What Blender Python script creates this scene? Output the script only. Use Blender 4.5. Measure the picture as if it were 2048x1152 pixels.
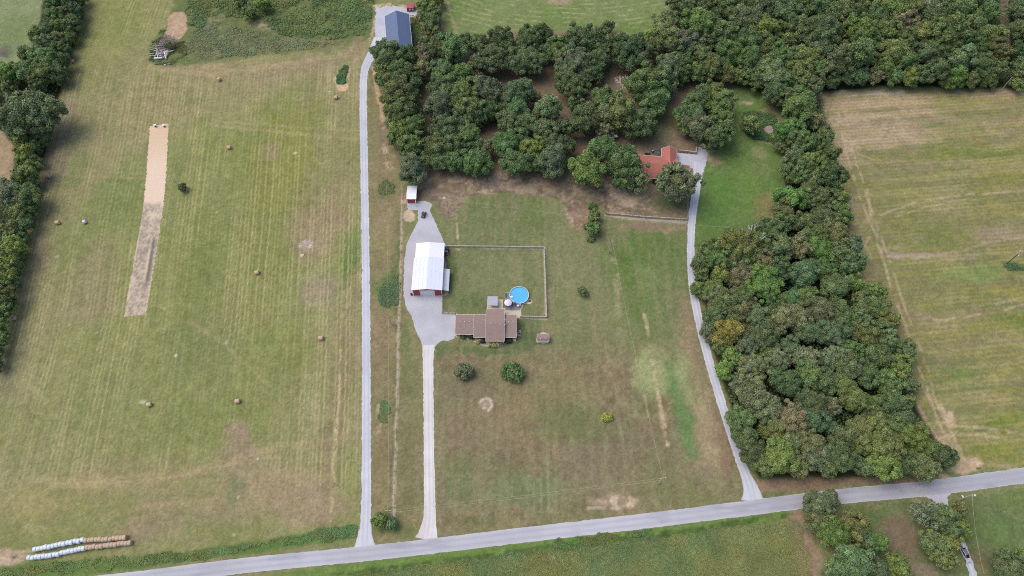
import bpy, bmesh, math, random
import numpy as np
from mathutils import Vector, Matrix
from mathutils.geometry import tessellate_polygon

# ------------------------------------------------------------------ clear, camera, world, sun, exposure
for o in list(bpy.data.objects):
    bpy.data.objects.remove(o)
SC = bpy.context.scene
COL = SC.collection
R = math.radians
H = 235.0            # drone height above the ground, metres
F = 1365.0           # focal length in photograph pixels (24 mm equivalent)
TH = R(29.0)         # tilt away from straight down
CT, ST = math.cos(TH), math.sin(TH)

cam = bpy.data.cameras.new('drone_camera')
cam.lens = 24.0
cam.sensor_width = 36.0
cam.clip_start = 1.0
cam.clip_end = 9000.0
camo = bpy.data.objects.new('drone_camera', cam)
COL.objects.link(camo)
camo.location = (0, 0, H)
camo.rotation_euler = (TH, 0, 0)
SC.camera = camo

SUN_EL, SUN_AZ = R(60), R(285)      # azimuth clockwise from north (+Y): high sun in the west behind thin cloud
world = bpy.data.worlds.new('World')
SC.world = world
world.use_nodes = True
wn = world.node_tree
sky = wn.nodes.new('ShaderNodeTexSky')
sky.sky_type = 'NISHITA'
sky.sun_disc = False
sky.sun_elevation = SUN_EL
sky.sun_rotation = SUN_AZ
sky.air_density = 1.0
sky.dust_density = 4.0
sky.ozone_density = 1.0
bg = wn.nodes['Background']
bg.inputs['Strength'].default_value = 0.15
wn.links.new(sky.outputs[0], bg.inputs[0])

sun = bpy.data.lights.new('sun', 'SUN')
sun.energy = 0.85
sun.angle = R(50)
sun.color = (1.0, 0.93, 0.84)
suno = bpy.data.objects.new('sun', sun)
COL.objects.link(suno)
sdir = Vector((math.sin(SUN_AZ) * math.cos(SUN_EL), math.cos(SUN_AZ) * math.cos(SUN_EL), math.sin(SUN_EL)))
suno.rotation_euler = sdir.to_track_quat('Z', 'Y').to_euler()

SC.view_settings.view_transform = 'Standard'
SC.view_settings.look = 'None'
SC.view_settings.exposure = 0.55
SC.view_settings.gamma = 1.0
SC.cycles.pixel_filter_type = 'BLACKMAN_HARRIS'
SC.cycles.filter_width = 1.05
SC.cycles.use_denoising = False

# ------------------------------------------------------------------ helpers
KR, KG, KB = 1.30, 1.30, 1.30       # how much brighter than its albedo a flat open surface renders


def G(px, py, h=0.0):
    """point of the level plane z=h that was measured at this place of the photograph"""
    u, v = px - 1024.0, py - 576.0
    t = (H - h) / (F * CT + v * ST)
    return Vector((u * t, (-v * CT + F * ST) * t, h))


def mpp(px, py, h=0.0):
    """metres per photograph pixel there"""
    return (H - h) / (F * CT + (py - 576.0) * ST)


def s2l(c):
    c = np.asarray(c, float) / 255.0
    return np.where(c <= 0.04045, c / 12.92, ((c + 0.055) / 1.055) ** 2.4)


def C(r, g, b):
    l = s2l((r, g, b)) / np.array((KR, KG, KB))
    return tuple(float(x) for x in np.clip(l, 0, 0.85))


def tagit(o, label=None, cat=None, group=None, kind=None):
    if label:
        o['label'] = label
    if cat:
        o['category'] = cat
    if group:
        o['group'] = group
    if kind:
        o['kind'] = kind
    return o


def thing(name, label, cat, loc=(0, 0, 0), rz=0.0, group=None, scale=1.0):
    o = bpy.data.objects.new(name, None)
    COL.objects.link(o)
    o.empty_display_size = 0.5
    o.location = loc
    o.rotation_euler = (0, 0, rz)
    o.scale = (scale,) * 3
    return tagit(o, label, cat, group)


def copy_tree(o, parent=None):
    c = o.copy()
    COL.objects.link(c)
    c.parent = parent
    for ch in KIDS.get(o.name, []):
        copy_tree(ch, c)
    return c


KIDS = {}


def setparent(o, parent):
    o.parent = parent
    KIDS.setdefault(parent.name, []).append(o)


class MB:
    """collects simple solids and links them as ONE mesh object"""

    def __init__(s):
        s.v = []
        s.f = []

    def add(s, vs, fs):
        n = len(s.v)
        s.v += [tuple(v) for v in vs]
        s.f += [tuple(i + n for i in f) for f in fs]
        return s

    def box(s, x0, x1, y0, y1, z0, z1):
        v = [(x, y, z) for z in (z0, z1) for y in (y0, y1) for x in (x0, x1)]
        return s.add(v, [(0, 2, 3, 1), (4, 5, 7, 6), (0, 1, 5, 4), (2, 6, 7, 3), (0, 4, 6, 2), (1, 3, 7, 5)])

    def hexa(s, v):
        """8 corners: bottom loop 0-3, top loop 4-7 (same order)"""
        return s.add(v, [(3, 2, 1, 0), (4, 5, 6, 7), (0, 1, 5, 4), (1, 2, 6, 5), (2, 3, 7, 6), (3, 0, 4, 7)])

    def slab(s, q, t):
        """quad q (4 points) given thickness t downwards"""
        return s.hexa([(p[0], p[1], p[2] - t) for p in q] + [tuple(p) for p in q])

    def beam(s, a, b, w, h=None):
        a, b = Vector(a), Vector(b)
        h = h or w
        d = (b - a).normalized()
        up = Vector((0, 0, 1)) if abs(d.z) < 0.95 else Vector((1, 0, 0))
        x = d.cross(up).normalized() * w * 0.5
        y = x.cross(d).normalized() * h * 0.5
        return s.hexa([a - x - y, a + x - y, a + x + y, a - x + y, b - x - y, b + x - y, b + x + y, b - x + y])

    def tube(s, pts, rad, n=6, cap=True):
        pts = [Vector(p) for p in pts]
        rs = rad if hasattr(rad, '__len__') else [rad] * len(pts)
        vs, fs = [], []
        for i, p in enumerate(pts):
            d = (pts[min(i + 1, len(pts) - 1)] - pts[max(i - 1, 0)]).normalized()
            up = Vector((0, 0, 1)) if abs(d.z) < 0.9 else Vector((1, 0, 0))
            x = d.cross(up).normalized()
            y = x.cross(d)
            for k in range(n):
                a = 2 * math.pi * k / n
                vs.append(p + (x * math.cos(a) + y * math.sin(a)) * rs[i])
        for i in range(len(pts) - 1):
            for k in range(n):
                k2 = (k + 1) % n
                fs.append((i * n + k, i * n + k2, (i + 1) * n + k2, (i + 1) * n + k))
        if cap:
            fs.append(tuple(range(n))[::-1])
            fs.append(tuple((len(pts) - 1) * n + k for k in range(n)))
        return s.add(vs, fs)

    def lathe(s, prof, n=24, c=(0, 0, 0), axis='z', closed=False):
        """prof: list of (r, z)"""
        vs, fs = [], []
        for r, z in prof:
            for k in range(n):
                a = 2 * math.pi * k / n
                p = (r * math.cos(a), r * math.sin(a), z)
                if axis == 'x':
                    p = (p[2], p[0], p[1])
                elif axis == 'y':
                    p = (p[1], p[2], p[0])
                vs.append((p[0] + c[0], p[1] + c[1], p[2] + c[2]))
        m = len(prof)
        for i in range(m - 1 + (1 if closed else 0)):
            for k in range(n):
                k2 = (k + 1) % n
                j = (i + 1) % m
                fs.append((i * n + k, i * n + k2, j * n + k2, j * n + k))
        if not closed:
            fs.append(tuple(range(n))[::-1])
            fs.append(tuple((m - 1) * n + k for k in range(n)))
        return s.add(vs, fs)

    def poly(s, pts, z0, z1):
        n = len(pts)
        vs = [(p[0], p[1], z0) for p in pts] + [(p[0], p[1], z1) for p in pts]
        return s.add(vs, [tuple(range(n))[::-1], tuple(range(n, 2 * n))] +
                     [(i, (i + 1) % n, n + (i + 1) % n, n + i) for i in range(n)])

    def build(s, name, mat, parent=None, world=False, smooth=False, bevel=0.0):
        me = bpy.data.meshes.new(name)
        v = s.v
        if parent is not None and world:
            inv = (Matrix.Translation(parent.location) @ parent.rotation_euler.to_matrix().to_4x4()
                   @ Matrix.Diagonal(parent.scale.to_4d())).inverted()
            v = [tuple(inv @ Vector(p)) for p in v]
        me.from_pydata(v, [], s.f)
        bm = bmesh.new()
        bm.from_mesh(me)
        bmesh.ops.recalc_face_normals(bm, faces=bm.faces)
        if bevel > 0:
            try:
                bmesh.ops.bevel(bm, geom=[e for e in bm.edges if e.calc_face_angle(0) > 0.6], offset=bevel,
                                segments=2, affect='EDGES', profile=0.5)
            except Exception:
                pass
        bm.to_mesh(me)
        bm.free()
        if smooth:
            me.polygons.foreach_set('use_smooth', [True] * len(me.polygons))
        me.materials.append(mat)
        o = bpy.data.objects.new(name, me)
        COL.objects.link(o)
        if parent is not None:
            setparent(o, parent)
        return o


def npmesh(name, verts, quads, tris, mat, cols=None, smooth=False, parent=None):
    me = bpy.data.meshes.new(name)
    nq, nt = len(quads), len(tris)
    me.vertices.add(len(verts))
    me.vertices.foreach_set('co', np.asarray(verts, np.float32).ravel())
    loops = np.concatenate([np.asarray(quads, np.int32).ravel(), np.asarray(tris, np.int32).ravel()])
    me.loops.add(len(loops))
    me.loops.foreach_set('vertex_index', loops)
    me.polygons.add(nq + nt)
    starts = np.concatenate([np.arange(nq) * 4, nq * 4 + np.arange(nt) * 3]).astype(np.int32)
    me.polygons.foreach_set('loop_start', starts)
    try:
        me.polygons.foreach_set('loop_total', np.concatenate([np.full(nq, 4), np.full(nt, 3)]).astype(np.int32))
    except Exception:
        pass
    if smooth:
        me.polygons.foreach_set('use_smooth', np.ones(nq + nt, bool))
    me.update(calc_edges=True)
    if cols is not None:
        at = me.color_attributes.new('Col', 'FLOAT_COLOR', 'POINT')
        at.data.foreach_set('color', np.asarray(cols, np.float32).ravel())
    me.materials.append(mat)
    o = bpy.data.objects.new(name, me)
    COL.objects.link(o)
    if parent is not None:
        setparent(o, parent)
    return o


# ------------------------------------------------------------------ materials
def newmat(name):
    m = bpy.data.materials.new(name)
    m.use_nodes = True
    nt = m.node_tree
    b = nt.nodes['Principled BSDF']
    return m, nt, b


def noise_node(nt, scale, detail=4, coord='Object', rough=0.6, stretch=None):
    tc = nt.nodes.new('ShaderNodeTexCoord')
    n = nt.nodes.new('ShaderNodeTexNoise')
    n.inputs['Scale'].default_value = scale
    n.inputs['Detail'].default_value = detail
    n.inputs['Roughness'].default_value = rough
    if stretch:
        mp = nt.nodes.new('ShaderNodeMapping')
        mp.inputs['Scale'].default_value = stretch
        nt.links.new(tc.outputs[coord], mp.inputs[0])
        nt.links.new(mp.outputs[0], n.inputs['Vector'])
    else:
        nt.links.new(tc.outputs[coord], n.inputs['Vector'])
    return n


def mul_by(nt, src, fac_out, lo, hi):
    """colour * remapped factor (0..1 -> lo..hi)"""
    mr = nt.nodes.new('ShaderNodeMapRange')
    mr.inputs['From Min'].default_value = 0.25
    mr.inputs['From Max'].default_value = 0.75
    mr.inputs['To Min'].default_value = lo
    mr.inputs['To Max'].default_value = hi
    nt.links.new(fac_out, mr.inputs['Value'])
    vm = nt.nodes.new('ShaderNodeVectorMath')
    vm.operation = 'SCALE'
    nt.links.new(src, vm.inputs[0])
    nt.links.new(mr.outputs[0], vm.inputs['Scale'])
    return vm.outputs[0]


MATS = {}


def M(name, rgb, rough=0.7, ns=2.0, na=0.12, metal=0.0, spec=0.3, ns2=None, na2=0.1, rib=None, stretch=None, bump=0.0):
    if name in MATS:
        return MATS[name]
    m, nt, b = newmat(name)
    rgbn = nt.nodes.new('ShaderNodeRGB')
    rgbn.outputs[0].default_value = (*rgb, 1)
    out = rgbn.outputs[0]
    n = noise_node(nt, ns, stretch=stretch)
    out = mul_by(nt, out, n.outputs['Fac'], 1 - na, 1 + na)
    if ns2:
        n2 = noise_node(nt, ns2, 3)
        out = mul_by(nt, out, n2.outputs['Fac'], 1 - na2, 1 + na2)
    if rib:
        axis, sc, amt = rib
        w = nt.nodes.new('ShaderNodeTexWave')
        w.wave_type = 'BANDS'
        w.bands_direction = axis
        w.inputs['Scale'].default_value = sc
        w.inputs['Distortion'].default_value = 0.0
        tc = nt.nodes.new('ShaderNodeTexCoord')
        nt.links.new(tc.outputs['Object'], w.inputs['Vector'])
        out = mul_by(nt, out, w.outputs['Fac'], 1 - amt, 1 + amt * 0.3)
    nt.links.new(out, b.inputs['Base Color'])
    b.inputs['Roughness'].default_value = rough
    b.inputs['Metallic'].default_value = metal
    b.inputs['Specular IOR Level'].default_value = spec
    if bump:
        bp = nt.nodes.new('ShaderNodeBump')
        bp.inputs['Strength'].default_value = bump
        bp.inputs['Distance'].default_value = 0.1
        nt.links.new(n.outputs['Fac'], bp.inputs['Height'])
        nt.links.new(bp.outputs[0], b.inputs['Normal'])
    MATS[name] = m
    return m


def vcol_mat(name, scales=((1.6, 0.16), (0.35, 0.08)), rough=0.9, objcol=False, spec=0.1, bump=0.0, usecol=True, use_alpha=False):
    m, nt, b = newmat(name)
    if usecol:
        a = nt.nodes.new('ShaderNodeAttribute')
        a.attribute_name = 'Col'
        out = a.outputs['Color']
    if objcol:
        oi = nt.nodes.new('ShaderNodeObjectInfo')
        if usecol:
            vm = nt.nodes.new('ShaderNodeVectorMath')
            vm.operation = 'MULTIPLY'
            nt.links.new(out, vm.inputs[0])
            nt.links.new(oi.outputs['Color'], vm.inputs[1])
            out = vm.outputs[0]
        else:
            out = oi.outputs['Color']
    for i, (sc, am) in enumerate(scales):
        n = noise_node(nt, sc, 5, rough=0.7)
        out2 = mul_by(nt, out, n.outputs['Fac'], 1 - am, 1 + am)
        out = out2
        if i == 0 and bump:
            bp = nt.nodes.new('ShaderNodeBump')
            bp.inputs['Strength'].default_value = bump
            bp.inputs['Distance'].default_value = 0.25
            nt.links.new(n.outputs['Fac'], bp.inputs['Height'])
            nt.links.new(bp.outputs[0], b.inputs['Normal'])
    nt.links.new(out, b.inputs['Base Color'])
    b.inputs['Roughness'].default_value = rough
    b.inputs['Specular IOR Level'].default_value = spec
    return m


# ------------------------------------------------------------------ numpy noise and masks (world metres)
def vnoise(x, y, seed=0):
    xi, yi = np.floor(x).astype(np.int64), np.floor(y).astype(np.int64)
    fx, fy = x - xi, y - yi
    fx = fx * fx * (3 - 2 * fx)
    fy = fy * fy * (3 - 2 * fy)

    def h(a, b):
        n = (a * 374761393 + b * 668265263 + seed * 974634777) & 0x7fffffff
        n = ((n ^ (n >> 13)) * 1274126177) & 0x7fffffff
        n = n ^ (n >> 16)
        return (n & 0xffff) / 65535.0
    a, b, c, d = h(xi, yi), h(xi + 1, yi), h(xi, yi + 1), h(xi + 1, yi + 1)
    return (a * (1 - fx) + b * fx) * (1 - fy) + (c * (1 - fx) + d * fx) * fy


def fbm(x, y, scale, seed=0, octv=4, gain=0.5):
    s, a, t = 0.0, 1.0, 0.0
    for i in range(octv):
        s = s + a * vnoise(x / scale * 2 ** i, y / scale * 2 ** i, seed + i * 17)
        t += a
        a *= gain
    return s / t


def sm(a, b, x):
    t = np.clip((x - a) / (b - a), 0, 1)
    return t * t * (3 - 2 * t)


def WP(pts, h=0.0):
    return np.array([G(p[0], p[1], h)[:2] for p in pts])
# ------------------------------------------------------------------ the ground: one sheet to the horizon
def axis_coords(lo, hi, step, far_lo, far_hi):
    a = list(np.arange(lo, hi + 1e-6, step))
    d, x = step * 2, hi
    while x < far_hi:
        x += d
        a.append(x)
        d *= 1.5
    d, x = step * 2, lo
    pre = []
    while x > far_lo:
        x -= d
        pre.append(x)
        d *= 1.5
    return np.array(pre[::-1] + a)


gx = axis_coords(-268, 268, 0.5, -4500, 4500)
gy = axis_coords(12, 318, 0.5, -4500, 4500)
NX, NY = len(gx), len(gy)
X, Y = np.meshgrid(gx, gy)
X = X.ravel()
Y = Y.ravel()
WX = (fbm(X, Y, 5, 901) - 0.5)
WY = (fbm(X, Y, 5, 902) - 0.5)
col = np.zeros((len(X), 3))


def CG(c):
    return C(c[0] + 8, c[1] + 11, c[2] + 10)


def put(mask, c, k=1.0):
    global col
    m = np.clip(mask * k, 0, 1)[:, None]
    col = col * (1 - m) + np.array(CG(c))[None, :] * m


def putv(mask, c, sel, k=1.0):
    m = np.clip(mask * k, 0, 1)[:, None]
    col[sel] = col[sel] * (1 - m) + np.array(CG(c))[None, :] * m


def near(pts, mar):
    return np.nonzero((X > pts[:, 0].min() - mar) & (X < pts[:, 0].max() + mar) &
                      (Y > pts[:, 1].min() - mar) & (Y < pts[:, 1].max() + mar))[0]


def segdist(x, y, pts, closed):
    d = np.full(len(x), 1e9)
    n = len(pts)
    for i in range(n if closed else n - 1):
        a, b = pts[i], pts[(i + 1) % n]
        ab = b - a
        t = np.clip(((x - a[0]) * ab[0] + (y - a[1]) * ab[1]) / (ab @ ab + 1e-9), 0, 1)
        d = np.minimum(d, np.hypot(x - a[0] - ab[0] * t, y - a[1] - ab[1] * t))
    return d


def inside(x, y, pts):
    r = np.zeros(len(x), bool)
    n = len(pts)
    for i in range(n):
        a, b = pts[i], pts[(i + 1) % n]
        if a[1] == b[1]:
            continue
        c = (a[1] > y) != (b[1] > y)
        r ^= c & (x < (b[0] - a[0]) * (y - a[1]) / (b[1] - a[1]) + a[0])
    return r


def region(pl, c, soft=2.0, warp=3.0, k=1.0, mod=None):
    """paint a ground cover inside a polygon, ragged soft border"""
    pts = WP(pl)
    sel = near(pts, soft + warp)
    x, y = X[sel] + WX[sel] * warp, Y[sel] + WY[sel] * warp
    d = segdist(x, y, pts, True)
    d = np.where(inside(x, y, pts), d, -d)
    m = sm(-soft * 0.5, soft * 0.5, d)
    if mod is not None:
        m = m * mod[sel]
    if c is not None:
        putv(m, c, sel, k)
    return sel, m


def fullmask(pl, soft=2.0, warp=3.0):
    sel, m = region(pl, None, soft, warp)
    r = np.zeros(len(X))
    r[sel] = m
    return r


def blob(px, py, rx, ry, c, k=1.0, seed=0, warp=6.0, thr=None):
    g = G(px, py)
    sx = rx * mpp(px, py)
    sy = abs(G(px, py - ry).y - G(px, py + ry).y) * 0.5
    sel = np.nonzero((abs(X - g.x) < sx * 1.8 + 6) & (abs(Y - g.y) < sy * 1.8 + 6))[0]
    x, y = X[sel] + WX[sel] * warp, Y[sel] + WY[sel] * warp
    d = np.sqrt(((x - g.x) / sx) ** 2 + ((y - g.y) / sy) ** 2)
    n = fbm(X[sel], Y[sel], 9, 50 + seed, 4)
    m = sm(1.35, 0.35, d + (n - 0.5) * 1.0)
    if thr is not None:
        n2 = fbm(X[sel], Y[sel], 1.8, 77 + seed, 3)
        m = m * sm(thr, thr + 0.12, n2)
    putv(m, c, sel, min(1.0, k * 1.3))


def line(pl, w, c, k=1.0, soft=0.5, warp=0.8, brk=0.0, seed=0):
    pts = WP(pl)
    sel = near(pts, w + soft + warp)
    x, y = X[sel] + WX[sel] * warp, Y[sel] + WY[sel] * warp
    d = segdist(x, y, pts, False)
    m = sm(w * 0.5 + soft, w * 0.5 - 0.05, d)
    if brk > 0:
        n = fbm(X[sel], Y[sel], 4.0, 300 + seed, 3)
        m = m * sm(brk, brk + 0.15, n)
        m = m * (.55 + .9 * vnoise(X[sel] / .8, Y[sel] / .8, 302))
    putv(m, c, sel, k)


n60 = fbm(X, Y, 60, 1)
n25 = fbm(X, Y, 25, 2)
n8 = fbm(X, Y, 8, 3)
n3 = fbm(X, Y, 3, 4, 3)
n1 = vnoise(X / 0.9, Y / 0.9, 5)
nns = fbm(X * 3.5, Y * 0.35, 6, 6)          # streaks running north-south
new = fbm((X + 0.10 * Y) * 0.18, (Y - 0.10 * X) * 1.8, 6, 7)          # streaks running east-west

put(np.ones(len(X)), (124, 121, 82))
put(sm(0.45, 0.62, n25), (112, 116, 72), 0.5)
put(sm(0.5, 0.65, n8), (136, 122, 92), 0.35)

# --- land west of the hedge
region([(-60, -40), (105, -40), (100, 10), (70, 60), (60, 110), (40, 135), (-60, 140)], (124, 131, 92), 4, 6)
blob(20, 70, 60, 40, (112, 124, 80), 0.7, 3)
blob(5, 100, 10, 16, (110, 100, 86), 0.8, 1)
blob(14, 105, 12, 7, (92, 92, 82), 0.9, 2)
region([(-60, 180), (12, 190), (30, 280), (32, 360), (-60, 375)], (152, 131, 103), 3, 4)
region([(-60, 375), (25, 372), (22, 480), (-60, 560)], (128, 124, 88), 3, 4)

# --- the hay field
HEDGE = [(205, -40), (170, 20), (160, 60), (135, 125), (122, 190), (108, 260), (92, 330), (72, 400), (50, 500), (30, 610), (10, 700), (-20, 800), (-80, 1000)]
LANE_W = [(752, 15), (750, 77), (725, 123), (719, 143), (720, 200), (723, 360), (725, 560), (724, 768), (722, 1000), (720, 1060), (712, 1090)]
HAY = HEDGE + [(-120, 1130), (-60, 1135), (60, 1128), (270, 1108), (430, 1095), (600, 1072), (700, 1052), (722, 1040)] + LANE_W[-3::-1] + [(745, 60), (700, 90), (640, 95), (540, 112), (420, 130), (330, 135), (292, 122), (300, 85), (340, 40), (372, -40)]
hay = fullmask(HAY, 1.5, 1.5)
put(hay, (134, 129, 88))
put(hay * sm(0.40, 0.60, n25), (120, 122, 72), 0.75)
put(hay * sm(0.48, 0.62, n60), (142, 129, 95), 0.5)
put(hay * sm(0.50, 0.62, n8), (146, 132, 100), 0.28)
region([(340, 270), (420, 240), (560, 210), (700, 230), (715, 420), (700, 560), (640, 640), (600, 760), (560, 880), (420, 910), (200, 900), (110, 800), (120, 620), (200, 430), (260, 320)], (121, 128, 70), 26, 20, .62)
region([(215, -40), (372, -40), (340, 40), (300, 90), (240, 120), (180, 200), (140, 150), (165, 60)], (128, 130, 76), 14, 10, .5)
for b in [(560, 330, 90, 130, (121, 123, 62), .75), (560, 480, 60, 120, (116, 120, 64), .55), (430, 500, 60, 160, (117, 120, 72), .6),
          (400, 690, 80, 70, (114, 118, 72), .6), (400, 560, 40, 90, (114, 120, 66), .5), (440, 860, 90, 70, (116, 121, 68), .7),
          (230, 400, 60, 90, (112, 120, 70), .7), (150, 480, 60, 70, (116, 122, 74), .6), (230, 40, 60, 60, (122, 126, 72), .6),
          (190, 800, 80, 110, (122, 124, 78), .6), (700, 520, 22, 60, (88, 112, 56), .7), (340, 860, 60, 60, (118, 122, 72), .5),
          (150, 350, 30, 50, (112, 120, 70), .5), (180, 970, 90, 40, (128, 124, 80), .5), (590, 700, 30, 90, (118, 122, 66), .4),
          (640, 440, 60, 90, (139, 120, 92), .7), (680, 400, 40, 90, (136, 118, 92), .5), (640, 590, 44, 44, (142, 126, 106), .8),
          (620, 490, 36, 28, (146, 128, 106), .6), (480, 890, 40, 50, (148, 124, 104), .6), (480, 870, 22, 20, (152, 126, 110), .5),
          (120, 260, 30, 90, (126, 112, 92), .75), (105, 350, 22, 70, (122, 108, 90), .7), (60, 540, 26, 110, (134, 118, 92), .6),  # first two: soft shade beside the hedge, put into the field colour
          (20, 740, 30, 100, (112, 104, 82), .6), (190, 560, 50, 90, (138, 122, 94), .5), (210, 620, 44, 30, (140, 122, 98), .4),
          (330, 200, 90, 70, (140, 126, 90), .6), (480, 190, 60, 40, (138, 126, 90), .5), (560, 150, 90, 24, (144, 128, 98), .7),
          (430, 140, 90, 16, (146, 130, 96), .7), (620, 130, 70, 20, (140, 124, 96), .7), (300, 950, 160, 44, (143, 129, 92), .6),
          (560, 970, 120, 50, (148, 128, 100), .65), (620, 1010, 80, 36, (146, 126, 102), .6), (440, 1020, 180, 30, (140, 126, 94), .6),
          (70, 1010, 90, 40, (150, 136, 90), .5), (290, 1060, 60, 26, (140, 122, 96), .6), (478, 975, 13, 32, (108, 118, 84), .4),
          (432, 960, 6, 8, (108, 110, 84), .4), (660, 880, 26, 120, (130, 114, 86), .6), (690, 700, 24, 160, (132, 116, 88), .6),
          (660, 300, 30, 120, (132, 124, 86), .5), (545, 300, 22, 24, (142, 126, 92), .6), (385, 200, 26, 16, (112, 116, 72), .5),
          (510, 640, 150, 16, (128, 122, 82), .3)]:
    blob(b[0], b[1], b[2], b[3], b[4], b[5], seed=int(b[0] + b[1]))
# windrow stripes between the hedge line and the lane
seg_h = WP(HEDGE)
seg_l = WP(LANE_W)
hs = np.nonzero(hay > 0.01)[0]
o1 = np.argsort(seg_h[:, 1])
o2 = np.argsort(seg_l[:, 1])
lx = np.interp(Y[hs], [seg_h[:, 1].min(), seg_h[:, 1].max()], [np.interp(seg_h[:, 1].min(), seg_h[o1, 1], seg_h[o1, 0]), np.interp(seg_h[:, 1].max(), seg_h[o1, 1], seg_h[o1, 0])])
lx = np.interp(Y[hs], seg_h[o1, 1], seg_h[o1, 0])
lx = lx * 0.35 + 0.65 * np.interp(Y[hs], [40, 260], [np.interp(40, seg_h[o1, 1], seg_h[o1, 0]), np.interp(260, seg_h[o1, 1], seg_h[o1, 0])])
rx = np.interp(Y[hs], [40, 260], [G(725, 1000).x - 1, G(722, 200).x - 1])
fr = (X[hs] - lx) / (rx - lx)
sv = fr * 150.0 + (fbm(X[hs], Y[hs], 40, 61, 2) - 0.5) * 1.4
st = np.zeros(len(hs))
rng = np.random.RandomState(4)
p = 0.0
lines_s = []
while p < 152:
    lines_s.append((p, rng.uniform(0.35, 1.0)))
    lines_s.append((p + 1.5, rng.uniform(0.2, 0.9)))
    p += rng.uniform(2.6, 4.4)
for (q, a) in lines_s:
    st = np.maximum(st, a * sm(0.52, 0.06, abs(sv - q)))
amp = sm(0.34, 0.60, fbm(X[hs] * 0.6, Y[hs] * 0.25, 8, 62, 3)) * 0.65 + 0.35
fine = sm(0.35, 0.7, vnoise(sv * 1.3, Y[hs] / 9.0, 63))
yy = Y[hs]
fade = sm(G(0, 1010).y, G(0, 930).y, yy) * sm(G(0, 130).y + 6, G(0, 160).y, yy) * 0.85 + 0.15
fade = np.maximum(fade, sm(G(0, 150).y, G(0, 60).y, yy) * 0.7)
putv(st * amp * fade * hay[hs], (174, 162, 116), hs, 0.74)
putv((1 - st) * fine * fade * hay[hs], (108, 112, 66), hs, 0.34)
# cross tracks of the tractor
for l in [([(60, 960), (180, 962), (320, 955), (420, 935), (512, 905), (600, 890), (700, 880)], 1.6, .3), ([(100, 972), (250, 968), (370, 950), (470, 928), (560, 912)], 1.0, .3),
          ([(420, 250), (540, 262), (640, 272), (712, 280)], 0.8, .4), ([(430, 242), (560, 252), (715, 262)], 0.6, .3),
          ([(380, 640), (450, 690), (500, 735), (540, 770)], .5, .3), ([(120, 350), (220, 354), (340, 358)], .5, .25),
          ([(200, 1030), (330, 1010), (440, 1000)], 1.2, .3), ([(300, 135), (420, 150), (560, 130), (690, 110)], 2.2, .4)]:
    line(l[0], l[1], (164, 143, 108), l[2], 1.0, 1.5)
line([(680, 700), (677, 800), (672, 870), (668, 930), (664, 1000), (662, 1050)], 0.7, (176, 158, 118), .85, .3, 2.0, .42, 4)
line([(690, 470), (688, 560), (684, 640), (680, 720)], 0.5, (160, 148, 104), .7, .3, 2.0, .48, 5)
# bare spots
for (x, y, a, b, c) in [(612, 488, 14, 10, (172, 156, 142)), (600, 492, 2.5, 2.5, (196, 186, 172)), (622, 493, 5, 3, (198, 184, 172)), (609, 484, 2, 2, (200, 190, 176)),
                        (605, 511, 3, 2.5, (196, 186, 172)), (353, 711, 3, 2.5, (196, 186, 164)), (592, 306, 3, 2.5, (176, 164, 128)), (157, 263, 2.5, 2, (170, 150, 116)),
                        (140, 650, 3, 2.5, (164, 158, 120)), (194, 665, 3, 2, (170, 162, 134)), (115, 513, 4, 2.5, (150, 152, 122)), (328, 618, 3.5, 3, (150, 156, 122)),
                        (285, 803, 6, 4, (160, 164, 130)), (453, 685, 3, 4, (158, 158, 124)), (433, 424, 2.5, 2, (168, 160, 118)), (516, 918, 4, 4, (170, 156, 128)),
                        (280, 282, 3, 3, (158, 144, 106)), (365, 1102, 4, 2, (176, 160, 120)), (291, 1109, 3, 2, (176, 160, 120)), (466, 1070, 3, 3, (168, 152, 120)), (478, 995, 3, 3, (180, 168, 140))]:
    blob(x, y, a, b, c, 0.95, seed=int(x), warp=1.2)

# --- weeds and rough grass at the far end
region([(360, -40), (755, -40), (748, 60), (735, 82), (690, 92), (640, 96), (540, 108), (420, 122), (340, 133), (300, 125), (296, 95), (330, 58), (350, 10)], (98, 106, 64), 3, 5)
blob(430, 95, 130, 22, (112, 112, 74), .7, 9)
blob(600, 90, 110, 16, (112, 110, 74), .7, 10)
blob(530, 48, 34, 14, (150, 130, 108), .8, 11, thr=.42)
blob(430, 48, 40, 20, (132, 118, 90), .6, 12, thr=.45)
region([(338, 32), (350, 24), (368, 24), (378, 40), (374, 60), (360, 78), (330, 80), (332, 60)], (172, 143, 118), .8, 2)
blob(325, 100, 26, 24, (84, 98, 60), .6, 13)
blob(712, 95, 20, 18, (140, 122, 92), .7, 14)
line([(700, 84), (712, 104), (716, 118), (712, 128)], 2.0, (166, 148, 118), .8, 1, 3, .48)
line([(735, 10), (750, 12), (752, 35), (746, 62), (738, 80)], 1.2, (170, 152, 120), .8, .6, 2, .42)
line([(752, 12), (780, 9), (812, 14)], 1.8, (180, 160, 124), .8, .6, 2, .4)
# weedy bush in a ring of bare clay
region([(670, 150), (676, 160), (690, 163), (697, 155), (703, 138), (701, 132), (696, 134), (690, 150), (686, 172), (695, 170), (696, 178), (686, 183), (676, 179), (668, 165)], (196, 164, 130), .6, 1.2)
region([(669, 163), (676, 166), (697, 168), (696, 176), (686, 183), (676, 180)], (196, 164, 130), .5, 1)
blob(660, 184, 3, 2, (196, 170, 134), 1, 16, warp=1)

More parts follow.
